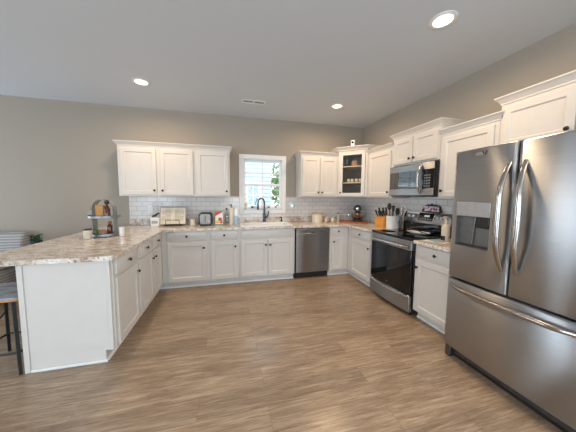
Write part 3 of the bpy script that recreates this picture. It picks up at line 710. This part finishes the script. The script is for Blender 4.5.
# two extra fittings out of view, added to balance the warm light
downlight(-1.03, -5.00, 'added recessed ceiling light out of view beyond the refrigerator')
downlight(-3.70, -6.80, 'added recessed ceiling light out of view far behind the kitchen')
vt = empty('ceiling_vent', (-2.28, -.72, CZ), 0, 'white rectangular ceiling vent with two dark slots', 'vent')
MB().box(-.17, -.075, -.006, .17, -.030, -.0005).box(-.17, .030, -.006, .17, .075, -.0005).box(-.17, -.03, -.006, -.15, .03, -.0005).box(.15, -.03, -.006, .17, .03, -.0005).box(-.012, -.03, -.006, .012, .03, -.0005).build('frame', TRIMW, vt, bevel=.001)
MB().box(-.15, -.03, -.002, -.012, .03, -.0006).box(.012, -.03, -.002, .15, .03, -.0006).build('duct', BLACK, vt)
sl = MB()
for i in range(4):
    for a, b_ in ((-.149, -.013), (.013, .149)): sl.box(a, -.024+.014*i, -.0055, b_, -.021+.014*i, -.0025)
sl.build('louver', GREY, vt)

# ------------------------------------------------------------------ outlets
def outlet(loc, rz, label, group='wall outlets'):
    o = empty('wall_outlet', loc, rz, label, 'outlet', group)
    MB().prism(rrect(-.036, -.058, .036, .058, .006), 0, .006).build('cover_plate', PORC, o, bevel=.002)
    for c in o.children: c.rotation_euler = (PI/2, 0, 0)
    for z in (-.026, .026):
        s_ = MB().lathe([(.016, -.006), (.016, -.008), (0, -.008)], (0, 0, z), 'y', 16).build('socket', PORC, o)
        MB().box(-.008, -.0092, z-.006, -.005, -.0081, z+.006).box(.005, -.0092, z-.006, .008, -.0081, z+.006).build('slot', BLACK, s_)
    return o
outlet((-3.907, -.0095, 1.165), 0, 'white wall outlet in the tile left of the recipe book')
ol = outlet((-1.487, -.0095, 1.225), 0, 'white wall outlet right of the window with a night light plugged in')
nl = empty('night_light', (-1.487, -.0195, 1.215), 0, 'small plug-in night light with blue glow right of the window', 'light')
MB().box(-.022, -.03, -.03, .022, 0, .035).build('body', PORC, nl, bevel=.006)
nlo = MB().prism(rrect(-.016, -.02, .016, .02, .008), 0, .004).build('lamp', emit('blue_glow', (.35, .62, 1.0), 1.3), nl)
nlo.rotation_euler = (PI/2, 0, 0); nlo.location = (0, -.0305, .010)

# ------------------------------------------------------------------ things on the back counter
TOP = CT + .0005
rb = empty('recipe_book', (-3.525, -.235, TOP+.030), 0, 'open cookbook with cream pages propped on a wire stand', 'book')
def leafblock(s):
    pts = []
    for i in range(9):
        u = i/8; pts.append((s*.185*u, -.014*math.sin(PI*u)**.7 - .004))
    m = MB(); tilt = .22
    f_ = [[(x, y + tilt*h - .0, h) for x, y in pts] for h in (0, .262)]
    b_ = [[(x, .006 + tilt*h, h) for x, y in pts] for h in (0, .262)]
    m.loops([[*f_[0], *reversed(b_[0])], [*f_[1], *reversed(b_[1])]])
    return m
leafblock(-1).build('page_block', PAPER, rb); leafblock(1).build('page_block', PAPER, rb)
INK = noisy('ink', (.35, .29, .22), (.45, .38, .30), 40, .8)
for s in (-1, 1):
    m = MB()
    for r_ in range(9):
        h = .05+.021*r_; ln = .13 if r_ % 4 else .085
        m.box(min(s*.028, s*(.028+ln)), .22*h-.0195, h, max(s*.028, s*(.028+ln)), .22*h-.0170, h+.006)
    m.build('text_lines', INK, rb)
MB().loops([[(-.19, .0075+.22*h, h), (.19, .0075+.22*h, h), (.19, .0105+.22*h, h), (-.19, .0105+.22*h, h)] for h in (0, .268)]).build('cover', DARKW, rb)
st = empty('book_stand', (-3.525, -.235, TOP), 0, 'black wire stand holding the open cookbook', 'stand')
MB().tube([(-.13, -.045, .004), (.13, -.045, .004), (.13, .12, .004), (-.13, .12, .004), (-.13, -.045, .004)], .004, 8).build('base_wire', BLACKM, st)
MB().tube([(-.11, -.045, .006), (-.11, -.040, .026), (.11, -.040, .026), (.11, -.045, .006)], .004, 8).tube([(-.11, -.038, .026), (-.11, .03, .024), (-.11, .095, .29), (.11, .095, .29), (.11, .03, .024), (.11, -.038, .026)], .004, 8).build('back_wire', BLACKM, st)
MB().tube([(-.10, -.040, .028), (-.10, -.046, .085), (-.09, -.046, .096), (.09, -.046, .096), (.10, -.046, .085), (.10, -.040, .028)], .0035, 8).build('page_holder', BLACKM, st)

wb = empty('recipe_box', (-3.77, -.26, TOP), 0, 'small white lidded box left of the cookbook', 'box')
MB().box(-.058, -.05, 0, .058, .05, .105).build('box', PORC, wb, bevel=.004); MB().box(-.061, -.053, .106, .061, .053, .140).build('lid', PORC, wb, bevel=.004)
MB().box(-.042, -.0535, .050, .042, -.0505, .088).build('label_plate', GREY, wb)
dm = MB().tube([(-.05, 0, .0), (-.02, 0, .012), (.0, 0, .018), (.02, -.005, .04), (.045, -.01, .052), (.06, -.01, .046)], [.012, .018, .020, .014, .016, .004], 10)
dk = tag(dm.build('bird_figurine', DARKW, loc=(-3.765, -.26, TOP+.155)), 'dark brown carved figurine on the small white box', 'figurine')

cj = empty('candle_jar', (-3.222, -.25, TOP), 0, 'cream candle jar with wooden lid between cookbook and toaster', 'candle')
MB().lathe([(.042, 0), (.046, .005), (.046, .095), (.042, .098), (0, .098)], (0, 0, 0), 'z', 22).build('jar', CREAMC, cj); MB().lathe([(.047, .099), (.047, .113), (.0, .114)], (0, 0, 0), 'z', 22).build('lid', noisy('light_wood', (.55, .38, .22), (.65, .47, .29), 12, .5), cj)

to = empty('toaster', (-3.025, -.27, TOP), 0, 'silver toaster with black rounded edges on the back counter', 'toaster')
def rring(ix, z0, z1, r, y): return [(x, y, z) for x, z in rrect(-ix, z0, ix, z1, r)]
MB().loops([rring(.098, .012, .208, .04, -.09), rring(.102, .008, .212, .044, -.082), rring(.102, .008, .212, .044, .13), rring(.096, .014, .206, .04, .14)]).build('shell', BLACK, to)
tf = MB().loops([rring(.080, .028, .190, .03, -.0905), rring(.080, .028, .190, .03, -.096), rring(.074, .034, .184, .026, -.099)]).build('end_plate', GREY, to)
MB().box(-.005, -.101, .065, .005, -.0995, .165).build('lever_slot', STEELD, tf)
MB().box(-.020, -.116, .138, .020, -.1045, .152).build('lever', CHROME, tf, bevel=.003)
MB().lathe([(.013, -.0995), (.013, -.110), (0, -.111)], (.045, 0, .070), 'y', 14).build('dial', CHROME, tf)
for x in (-.05, .05): MB().box(x-.015, -.07, .2125, x+.015, .11, .2135).build('bread_slot', STEELD, to)
for x in (-.07, .07):
    for y in (-.06, .11): MB().lathe([(.012, 0), (.012, .009)], (x, y, 0), 'z', 10).build('foot', BLACK, to)

REDC = noisy('red_print', (.55, .04, .03), (.62, .06, .04), 30, .5); GREENC = noisy('green_print', (.03, .22, .10), (.05, .27, .13), 30, .5); WHC = noisy('white_card', (.78, .77, .74), (.82, .81, .78), 30, .5); YEL = noisy('yellow_print', (.80, .50, .05), (.85, .56, .08), 30, .5)
cb_ = empty('food_box', (-2.815, -.24, TOP), .06, 'white food carton with red stripe and tomato picture', 'box')
MB().box(-.062, -.03, 0, .062, .03, .238).build('carton', WHC, cb_, bevel=.002)
def flat(pts, y0, y1, name, m, parent): return MB().loops([[(x, y0, z) for x, z in pts], [(x, y1, z) for x, z in pts]]).build(name, m, parent)
flat([(-.062, .225), (.062, .225), (.062, .238), (-.062, .238)], -.0315, -.0303, 'top_band', GREENC, cb_)
flat([(-.062, .150), (-.062, .222), (.062, .222), (.03, .200)], -.0315, -.0303, 'red_band', REDC, cb_)
flat([(-.062, .135), (-.062, .148), (.035, .200), (.050, .204)], -.0325, -.0304, 'white_band', WHC, cb_)
def disc(cx, cz, r, sx=1): return [(cx+r*sx*math.cos(2*PI*i/18), cz+r*math.sin(2*PI*i/18)) for i in range(18)]
flat(disc(.015, .095, .030), -.0315, -.0303, 'tomato_picture', REDC, cb_); flat(disc(-.022, .055, .026, 1.2), -.0315, -.0303, 'sauce_picture', YEL, cb_); flat(disc(.032, .045, .018, 1.3), -.0325, -.0303, 'pepper_picture', REDC, cb_); flat(disc(.046, .072, .011, 1), -.0325, -.0303, 'leaf_picture', GREENC, cb_)
flat([(-.062, 0), (.062, 0), (.062, .012), (-.062, .012)], -.0315, -.0303, 'bottom_band', GREENC, cb_)

ob = empty('oil_bottle', (-2.690, -.235, TOP), 0, 'clear glass bottle with black cap right of the food carton', 'bottle')
MB().lathe([(.030, 0), (.033, .006), (.033, .165), (.026, .190), (.012, .215), (.012, .245)], (0, 0, 0), 'z', 20).build('bottle', JARG, ob); MB().lathe([(.015, .246), (.016, .265), (.012, .282), (0, .283)], (0, 0, 0), 'z', 14).build('cap', BLACK, ob)
pb = empty('pump_bottle', (-2.612, -.240, TOP), 0, 'cream pump bottle with black pump left of the blue soap', 'bottle')
MB().lathe([(.033, 0), (.036, .006), (.036, .245), (.030, .268), (.013, .280), (.013, .292)], (0, 0, 0), 'z', 20).build('bottle', CREAMC, pb); MB().lathe([(.015, .293), (.015, .305), (.006, .308), (.006, .330)], (0, 0, 0), 'z', 12).tube([(.01, 0, .333), (-.012, -.008, .336), (-.034, -.016, .330)], [.009, .008, .006], 8).build('pump', BLACK, pb)
bs = empty('dish_soap', (-2.535, -.240, TOP), 0, 'blue dish soap bottle with white top left of the sink', 'bottle')
BLUEP = noisy('blue_label', (.33, .52, .66), (.42, .60, .74), 20, .3)
MB().lathe([(.033, 0), (.036, .008), (.036, .140), (.034, .150)], (0, 0, 0), 'z', 20, 1, .8).build('bottle', BLUEP, bs); MB().lathe([(.034, .1505), (.034, .235), (.026, .262), (.012, .270), (.012, .288), (0, .289)], (0, 0, 0), 'z', 20, 1, .8).build('top', PORC, bs)

# window sill trinkets
SILL = WZ0+.0305
vs = empty('flower_vase', (-2.385+.045, -.001, SILL), 0, 'tiny vase of yellow flowers at the left of the window sill', 'flowers')
MB().lathe([(.012, 0), (.017, .012), (.012, .030), (.009, .036)], (0, 0, 0), 'z', 14).build('vase', PORC, vs)
for i, (x, z) in enumerate(((-.022, .075), (.006, .098), (.020, .070), (-.006, .060))):
    s_ = MB().tube([(0, 0, .03), (x*.5, 0, z*.6), (x, -.003, z)], .002, 6).build('stem', LEAF2, vs); MB().sphere((x, -.005, z+.006), .016, 10, 6, (1, .8, .8)).build('bloom', YEL, s_)
for x, nm, m_, lab in ((-2.235, 'pebble', DARKW, 'small dark trinket on the sill left of the faucet'), (-1.93, 'pebble', DARKW, 'small brown trinket on the sill just right of the faucet'), (-1.80, 'pebble', TERRA, 'small terracotta trinket at the right of the window sill')):
    tag(MB().lathe([(.016, 0), (.022, .010), (.018, .022), (.008, .032), (0, .034)], (0, 0, 0), 'z', 14).build(nm, m_, loc=(x, -.004, SILL)), lab, 'trinket', 'trinkets on the window sill')

LWOOD = noisy('lid_wood', (.50, .32, .17), (.60, .41, .23), 10, .5, 0, 0, (1, 8, 1))
ca = empty('canister', (-1.045, -.22, TOP), 0, 'large cream canister with wooden lid on the back counter', 'canister')
MB().lathe([(.092, 0), (.097, .006), (.097, .150), (.093, .155), (0, .155)], (0, 0, 0), 'z', 30).build('jar', CREAMC, ca); MB().lathe([(.098, .156), (.100, .162), (.100, .176), (.096, .180), (0, .180)], (0, 0, 0), 'z', 30).build('lid', LWOOD, ca)
MUG = None
for x, y, lab in ((-.855, -.19, 'cream mug beside the large canister'), (-.735, -.225, 'cream mug standing right of the other mug by the canister')):
    r = empty('mug', (x, y, TOP), 0, lab, 'mug', 'cream mugs on the back counter')
    cup_mb(.040, .082).build('cup', CREAMC, r); MB().tube([(.038, 0, .066), (.060, 0, .060), (.062, 0, .036), (.037, 0, .024)], .005, 8).build('handle', CREAMC, r)
    r.rotation_euler = (0, 0, -.6)

cbd = MB().prism(rrect(-.25, -.15, .25, .15, .03), 0, .022)
cbo = tag(cbd.build('cutting_board', REDW, loc=(-.36, -.36, TOP), bevel=.005), 'reddish wooden cutting board lying in the counter corner', 'board'); cbo.rotation_euler = (0, 0, -.5)
mx = empty('stand_mixer', (-.240, -.285, TOP+.0225), -.55, 'dark stand mixer with glass bowl on the red cutting board', 'mixer')
MXD = noisy('mixer_enamel', (.03, .03, .032), (.05, .05, .053), 20, .2)
MB().prism(rrect(-.085, -.12, .085, .15, .05), 0, .03).build('base', MXD, mx, bevel=.008)
MB().loops([[(x, y, .03) for x, y in rrect(-.055, .06, .055, .14, .03)], [(x, y, .17) for x, y in rrect(-.045, .07, .045, .135, .03)], [(x, y, .22) for x, y in rrect(-.05, .05, .05, .14, .03)]]).build('column', MXD, mx)
hh = MB(); rings = []
for i in range(11):
    u = i/10; y = .16-.31*u; r = .080*math.sin(PI*(.10+.80*u))**.6
    rings.append([(r*1.0*math.cos(2*PI*k/18), y, .240+r*.90*math.sin(2*PI*k/18)) for k in range(18)])
hd2 = hh.loops(rings).build('head', MXD, mx)
MB().lathe([(.030, -.146), (.030, -.158), (.024, -.162), (0, -.162)], (0, 0, .242), 'y', 18).build('hub', CHROME, hd2)
MB().lathe([(.045, .034), (.075, .045), (.110, .090), (.124, .150), (.126, .154), (.121, .154), (.106, .092), (.070, .050), (0, .042)], (0, -.045, 0), 'z', 26).build('bowl', MIXG, mx)
MB().tube([(0, -.045, .20), (0, -.045, .15), (.04, -.045, .10), (0, -.045, .065), (-.04, -.045, .10), (0, -.045, .15)], .005, 8).build('beater', CHROME, mx)
MB().tube([(-.120, -.045, .145), (-.165, -.05, .140), (-.165, -.05, .095), (-.105, -.045, .085)], .008, 8).build('bowl_handle', MIXG, mx)
oc = empty('oil_cruet', (-.565, -.12, TOP), 0, 'small cream cruet with dark spout beside the stand mixer', 'cruet')
MB().lathe([(.034, 0), (.038, .006), (.038, .075), (.016, .10), (.010, .15)], (0, 0, 0), 'z', 18).build('bottle', CREAMC, oc); MB().lathe([(.014, .151), (.016, .168), (.0, .175)], (0, 0, 0), 'z', 12).build('stopper', BLACK, oc)

kb = empty('knife_block', (-.235, -1.050, TOP), -PI/2, 'orange wooden knife block beside the range', 'knife block')
MB().loops([[(x, -.075, 0), (x, .06, 0), (x, .085, .205), (x, -.075, .150)] for x in (-.115, .105)]).build('block', ORANGEW, kb, bevel=.006)
for i, (x, y, ln, dx) in enumerate(((-.090, -.035, .10, -.07), (-.062, .01, .12, -.07), (-.030, -.035, .09, -.05), (.0, .02, .12, -.05), (.03, -.03, .09, -.035), (.060, .02, .13, -.03))):
    z = .150+.055*(y+.075)/.16
    k = empty('knife', (0, 0, 0), 0, 'black handled knife in the knife block, %s from the left' % ['first', 'second', 'third', 'fourth', 'fifth', 'sixth'][i], 'knife', 'knives in the block')
    k.location = (-.235+y, -1.050-x, TOP+z+.002); k.rotation_euler = (0, 0, -PI/2)
    MB().box(-.011, -.006, 0, .011, .006, .008).build('bolster', CHROME, k)
    MB().loops([[(-.011, -.008, .0085), (.011, -.008, .0085), (.011, .008, .0085), (-.011, .008, .0085)], [(-.015+dx*.5, -.009, ln*.5), (.010+dx*.5, -.009, ln*.5), (.010+dx*.5, .009, ln*.5), (-.015+dx*.5, .009, ln*.5)], [(-.014+dx, -.008, ln), (.014+dx, -.008, ln+.008), (.014+dx, .008, ln+.008), (-.014+dx, .008, ln)]]).build('handle', BLACK, k, bevel=.003)
scs = MB()
for s in (-1, 1): scs.loops([[(s*.018+.018*math.cos(a)*(1), -.003, .06+.026*math.sin(a)) for a in [2*PI*i/18 for i in range(18)]], [(s*.018+.018*math.cos(a), .003, .06+.026*math.sin(a)) for a in [2*PI*i/18 for i in range(18)]], [(s*.018+.010*math.cos(a), .003, .06+.018*math.sin(a)) for a in [2*PI*i/18 for i in range(18)]], [(s*.018+.010*math.cos(a), -.003, .06+.018*math.sin(a)) for a in [2*PI*i/18 for i in range(18)]]], closed=True)
scs.box(-.008, -.003, 0, .008, .003, .036)
so = tag(scs.build('scissors', BLACK, loc=(-.265, -1.140, TOP+.176)), 'black kitchen scissors standing in the knife block', 'scissors'); so.rotation_euler = (0, 0, -PI/2)

cr = empty('utensil_crock', (-.225, -1.262, TOP), -PI/2, 'tall white utensil crock between knife block and range', 'crock')
MB().loops([[(x, y, z) for x, y in rrect(-a, -a, a, a, a*.8)] for a, z in ((.080, 0), (.085, .006), (.086, .185), (.089, .192), (.089, .20), (.082, .20), (.080, .19), (.077, .012))]).build('crock', PORC, cr)
def utensil(px, py, tilt_x, tilt_y, ln, head, label, m_=BLACK, name='utensil'):
    m = MB().tube([(0, 0, 0), (tilt_x*.5, tilt_y*.5, ln*.5), (tilt_x, tilt_y, ln)], [.007, .006, .005], 8)
    if head == 'spoon': m.sphere((tilt_x*1.12, tilt_y*1.12, ln*1.08), .046, 14, 8, (1, .35, 1.2))
    elif head == 'turner':
        x, y = tilt_x*1.05, tilt_y*1.05; m.loops([[(x-.020, y-.003, ln*.97), (x+.020, y-.003, ln*.97), (x+.036, y-.003, ln+.085), (x-.036, y-.003, ln+.085)], [(x-.020, y+.003, ln*.97), (x+.020, y+.003, ln*.97), (x+.036, y+.003, ln+.085), (x-.036, y+.003, ln+.085)]])
    elif head == 'whisk':
        for k in range(4):
            a = PI*k/4; pts = []
            for i in range(13):
                u = i/12; w_ = .03*math.sin(PI*u)*(1 if u <= .5 else 1); s = 1 if True else 0
                ph = 2*PI*u; pts.append((tilt_x+.03*math.sin(ph/1.0)*math.cos(a)*(1), tilt_y+.03*math.sin(ph)*math.sin(a), ln+.05-.055*math.cos(ph)))
            m.tube(pts, .0022, 6)
    else: m.tube([(tilt_x, tilt_y, ln), (tilt_x*1.1, tilt_y*1.1, ln+.05)], [.011, .010], 8)
    o = m.build(name, m_); o.location = (px, py, TOP+.022); o.rotation_euler = (0, 0, -PI/2)
    return tag(o, label, 'utensil', 'utensils in the white crock')
utensil(-.235, -1.225, -.045, .01, .29, 'spoon', 'black ladle leaning left in the white crock', name='ladle')
utensil(-.215, -1.250, -.01, .0, .27, 'handle', 'black straight handled utensil in the middle of the white crock', name='spatula')
utensil(-.245, -1.285, .02, -.01, .25, 'turner', 'black slotted turner at the right of the white crock', name='turner')
utensil(-.215, -1.275, .055, .01, .23, 'spoon', 'black serving spoon leaning right in the white crock', name='serving_spoon')
utensil(-.195, -1.300, .12, .02, .22, 'whisk', 'wire whisk leaning far right in the white crock', CHROME, 'whisk')

# counter beside the refrigerator
lb = empty('lotion_bottle', (-.335, -2.262, TOP), 0, 'cream pump bottle with dark label between range and refrigerator', 'bottle')
MB().lathe([(.036, 0), (.040, .006), (.040, .160), (.034, .178), (.014, .190), (.014, .205)], (0, 0, 0), 'z', 20).build('bottle', CREAMC, lb); MB().lathe([(.018, .206), (.018, .228), (.006, .232), (.006, .258)], (0, 0, 0), 'z', 12).tube([(.012, 0, .262), (-.015, 0, .268), (-.045, .0, .260)], [.012, .011, .008], 8).build('pump', CREAMC, lb)
lbl = MB(); n_ = 8
lbl.loops([[(r*math.cos(PI+(-.7+1.4*i/n_)), r*math.sin(PI+(-.7+1.4*i/n_)), z) for i in range(n_+1)] + [((r-.002)*math.cos(PI+(-.7+1.4*i/n_)), (r-.002)*math.sin(PI+(-.7+1.4*i/n_)), z) for i in range(n_, -1, -1)] for r, z in ((.0425, .010), (.0425, .060))]).build('label', BLACK, lb)
pm = MB().box(-.055, -.11, 0, .055, .11, .003)
po = tag(pm.build('envelope', WHC, loc=(-.47, -2.270, TOP)), 'white envelope lying on the counter beside the range', 'envelope'); po.rotation_euler = (0, 0, .35)
po2 = tag(MB().box(-.05, -.085, 0, .05, .085, .002).build('leaflet', BLUEP, loc=(-.46, -2.255, TOP+.0035)), 'pale blue leaflet on top of the white envelope', 'leaflet'); po2.rotation_euler = (0, 0, -.2)

# ------------------------------------------------------------------ tiered tray on the peninsula
TX, TY = -4.090, -1.09
ty = empty('tiered_tray', (TX, TY, TOP), 0, 'two-tier galvanized metal tray with arched handle on the peninsula', 'tray')
def pan(r, z): return MB().lathe([(r-.004, z), (r, z+.003), (r, z+.026), (r+.004, z+.028), (r+.003, z+.030), (r-.004, z+.028), (r-.005, z+.006), (0, z+.006)], (0, 0, 0), 'z', 36)
pan(.135, .006).build('lower_tray', GALV, ty); pan(.158, .218).build('upper_tray', GALV, ty)
for a in (0, PI/2, PI, 3*PI/2): MB().lathe([(.012, 0), (.012, .0055)], (.11*math.cos(a+.6), .11*math.sin(a+.6), 0), 'z', 10).build('foot', GALV, ty)
ring_o = []
for i in range(25):
    a = PI*i/24; ring_o.append((.118*math.cos(a), .325+.105*math.sin(a)))
path = [(.118, .012)] + ring_o + [(-.118, .012)]
rings = []
for i, (x, z) in enumerate(path):
    if i in (0, len(path)-1): nx_, nz_ = (1 if i == 0 else -1), 0
    else: nx_, nz_ = math.cos(PI*(i-1)/24), math.sin(PI*(i-1)/24)
    rings.append([(x, -.038, z), (x+nx_*.004, -.038, z+nz_*.004), (x+nx_*.004, .038, z+nz_*.004), (x, .038, z)])
MB().loops(rings).build('handle', GALV, ty).rotation_euler = (0, 0, -.25)
TZ1, TZ2 = TOP+.0125, TOP+.2245
def putt(o, label, cat, group=None): return tag(o, label, cat, group)
putt(MB().box(-.038, -.028, 0, .038, .028, .140).build('card_box', ORANGE, loc=(TX-.030, TY-.02, TZ2), bevel=.002), 'orange card box on the upper tier of the metal tray', 'box')
db = empty('syrup_bottle', (TX+.056, TY-.066, TZ2), 0, 'dark bottle with black top on the upper tier of the metal tray', 'bottle')
MB().lathe([(.027, 0), (.031, .005), (.031, .100), (.020, .122), (.012, .138), (.012, .152)], (0, 0, 0), 'z', 18).build('bottle', AMBER, db); MB().lathe([(.016, .1525), (.026, .172), (.022, .196), (0, .202)], (0, 0, 0), 'z', 14).build('stopper', BLACK, db)
putt(MB().lathe([(.020, 0), (.026, .012), (.022, .026), (0, .032)], (0, 0, 0), 'z', 14).build('sachet', TERRA, loc=(TX+.005, TY-.105, TZ2)), 'small orange-brown pot in front on the upper tray tier', 'pot')
sp = empty('succulent', (TX-.058, TY-.050, TZ1), 0, 'small green succulent in a pot on the lower tray tier', 'plant')
MB().lathe([(.020, 0), (.026, .03), (.022, .03), (0, .026)], (0, 0, 0), 'z', 14).build('pot', GALV, sp)
lf = MB()
for k in range(3):
    for i in range(7):
        a = 2*PI*i/7+k*.4; r0, r1, zz_ = .004, .040-.010*k, .034+.012*k
        lf.tube([(r0*math.cos(a), r0*math.sin(a), .03), (r1*.6*math.cos(a), r1*.6*math.sin(a), zz_), (r1*math.cos(a), r1*math.sin(a), zz_+.014)], [.006, .009, .002], 6)
lf.build('leaves', LEAF2, sp)
putt(MB().sphere((0, 0, .037), .037, 16, 10, (1.05, 1, 1)).build('ornament', TERRA, loc=(TX+.010, TY-.085, TZ1)), 'round terracotta ornament at the front of the lower tray tier', 'ornament')
d2 = empty('syrup_bottle', (TX+.068, TY-.050, TZ1), 0, 'dark brown bottle at the right of the lower tray tier', 'bottle')
MB().lathe([(.024, 0), (.027, .005), (.027, .110), (.020, .125), (.012, .133)], (0, 0, 0), 'z', 18).build('bottle', AMBER, d2); MB().lathe([(.017, .1335), (.017, .165), (0, .166)], (0, 0, 0), 'z', 14).build('cap', noisy('brown_cap', (.16, .05, .03), (.22, .07, .04), 20, .4), d2)
tag(MB().lathe([(.022, 0), (.026, .03), (.026, .105), (.022, .108), (0, .1085)], (0, 0, 0), 'z', 18).build('white_candle', PORC, loc=(TX+.192, TY-.06, TOP)), 'white pillar candle standing right of the metal tray', 'candle')
cm_ = empty('candle_mug', (-4.168, -1.30, TOP), 0, 'cream candle mug with dark rim left of the metal tray', 'candle')
MB().lathe([(.034, 0), (.038, .006), (.038, .098), (.034, .098), (.034, .065), (0, .065)], (0, 0, 0), 'z', 24).build('mug', CREAMC, cm_); MB().lathe([(.0395, .0985), (.0395, .112), (.031, .112), (.031, .0985)], (0, 0, 0), 'z', 24).build('rim', DARKW, cm_)

# ------------------------------------------------------------------ bar stools under the overhang
RUST_SHEEN = mat('rustic_wood_window_sheen', (.3, .3, .3), .35); t = NT(RUST_SHEEN); nz = t.n('ShaderNodeTexNoise', Scale=6.0, Detail=5.0, Distortion=1.0); t.l(t.coord((1, 4, 1)), nz.inputs['Vector'])
t.l(t.ramp(nz.outputs[0], [(.32, (.13, .075, .05)), (.45, (.22, .22, .24)), (.60, (.36, .40, .45)), (.75, (.22, .19, .17))]), t.b.inputs['Base Color'])  # blue-grey stops paint the window's reflection in among the weathered wood tones
def stool(x, y, label):
    s = empty('bar_stool', (x, y, 0), 0, label, 'stool', 'bar stools under the peninsula overhang')
    MB().prism(rrect(-.19, -.20, .19, .20, .03), .592, .600).build('edge_band', ORANGEW, s)
    e = s.children[0]
    MB().prism(rrect(-.188, -.198, .188, .198, .03), .6005, .622).build('seat', RUST_SHEEN, s, bevel=.004)
    for sx in (-1, 1):
        for sy in (-1, 1): MB().tube([(sx*.130, sy*.145, .590), (sx*.165, sy*.185, .0)], [.016, .014], 4).build('leg', BLACKM, s)
    f = lambda z: (.130+.035*(.59-z)/.59, .145+.040*(.59-z)/.59)
    for z in (.17,):
        a, b_ = f(z)
        MB().tube([(-a, -b_, z), (a, -b_, z)], .009, 8).tube([(-a, b_, z), (a, b_, z)], .009, 8).tube([(-a, -b_, z), (-a, b_, z)], .009, 8).tube([(a, -b_, z), (a, b_, z)], .009, 8).build('stretcher', BLACKM, s)
    a, b_ = f(.30); c_, d_ = f(.52)
    MB().tube([(-a, -b_, .19), (c_*.6, -d_, .50)], .007, 8).build('brace', BLACKM, s)
    return s
stool(-4.425, -1.945, 'rustic wooden bar stool with black legs at the front end of the peninsula')
stool(-4.450, -1.250, 'bar stool under the counter behind the front stool')

# ------------------------------------------------------------------ striped sofa and plant against the back wall
STRIPE = mat('striped_fabric', (.5, .5, .5), .9); t = NT(STRIPE)
wv = t.n('ShaderNodeTexWave'); wv.wave_type = 'BANDS'; wv.bands_direction = 'Z'; wv.inputs['Scale'].default_value = 8.5; wv.inputs['Distortion'].default_value = 1.2; wv.inputs['Detail'].default_value = 1
t.l(t.coord(), wv.inputs['Vector']); t.l(t.ramp(wv.outputs['Fac'], [(.25, (.27, .27, .28)), (.5, (.40, .39, .38)), (.8, (.47, .46, .45))]), t.b.inputs['Base Color'])
so = empty('sofa', (-6.45, -.55, 0), 0, 'sofa with grey and white striped back against the back wall', 'sofa')
MB().box(-1.0, -.45, .12, 1.0, .42, .42).build('base', STRIPE, so, bevel=.03)
MB().loops([[(x, .20, .425), (x, .42, .425), (x, .46, .84), (x, .42, .865), (x, .34, .86), (x, .30, .83)] for x in (-1.0, 1.0)]).build('backrest', STRIPE, so, bevel=.02)
for s in (-.505, .505): MB().box(s-.49, -.44, .425, s+.49, .19, .57).build('seat_cushion', STRIPE, so, bevel=.04, seg=3)
for x in (-.92, .92):
    for y in (-.38, .36): MB().lathe([(.022, 0), (.03, .119)], (x, y, 0), 'z', 12).build('leg', DARKW, so)
pt = empty('potted_plant', (-5.115, -.55, 0), 0, 'dark green leafy plant in a tall black planter beside the sofa', 'plant')
MB().lathe([(.050, 0), (.055, .01), (.065, .79), (.062, .80), (.056, .79), (.054, .76), (0, .76)], (0, 0, 0), 'z', 24).build('planter', BLACKM, pt)
lv = MB(); rr = random.Random(3)
for i in range(60):
    a = rr.uniform(0, 2*PI); r = rr.uniform(.01, .075); h = .77+rr.uniform(.01, .10); L = rr.uniform(.04, .07)
    p = Vector((r*.9*math.cos(a), r*.9*math.sin(a), h)); d = Vector((math.cos(a), math.sin(a), rr.uniform(-.2, .8))).normalized()*L; s_ = d.cross(Vector((0, 0, 1))).normalized()*L*.38; u = Vector((0, 0, .012))
    vs_ = [lv.bm.verts.new(q) for q in (p-d*.5, p-s_+u, p+d*.5, p+s_+u, p+u*.3)]
    for q in ((0, 1, 4), (1, 2, 4), (2, 3, 4), (3, 0, 4)): lv.bm.faces.new([vs_[k] for k in q])
lv.build('leaves', LEAF, pt, smooth=False)
MB().lathe([(.053, .762), (.053, .768), (0, .772)], (0, 0, 0), 'z', 20).build('soil', SOIL, pt)
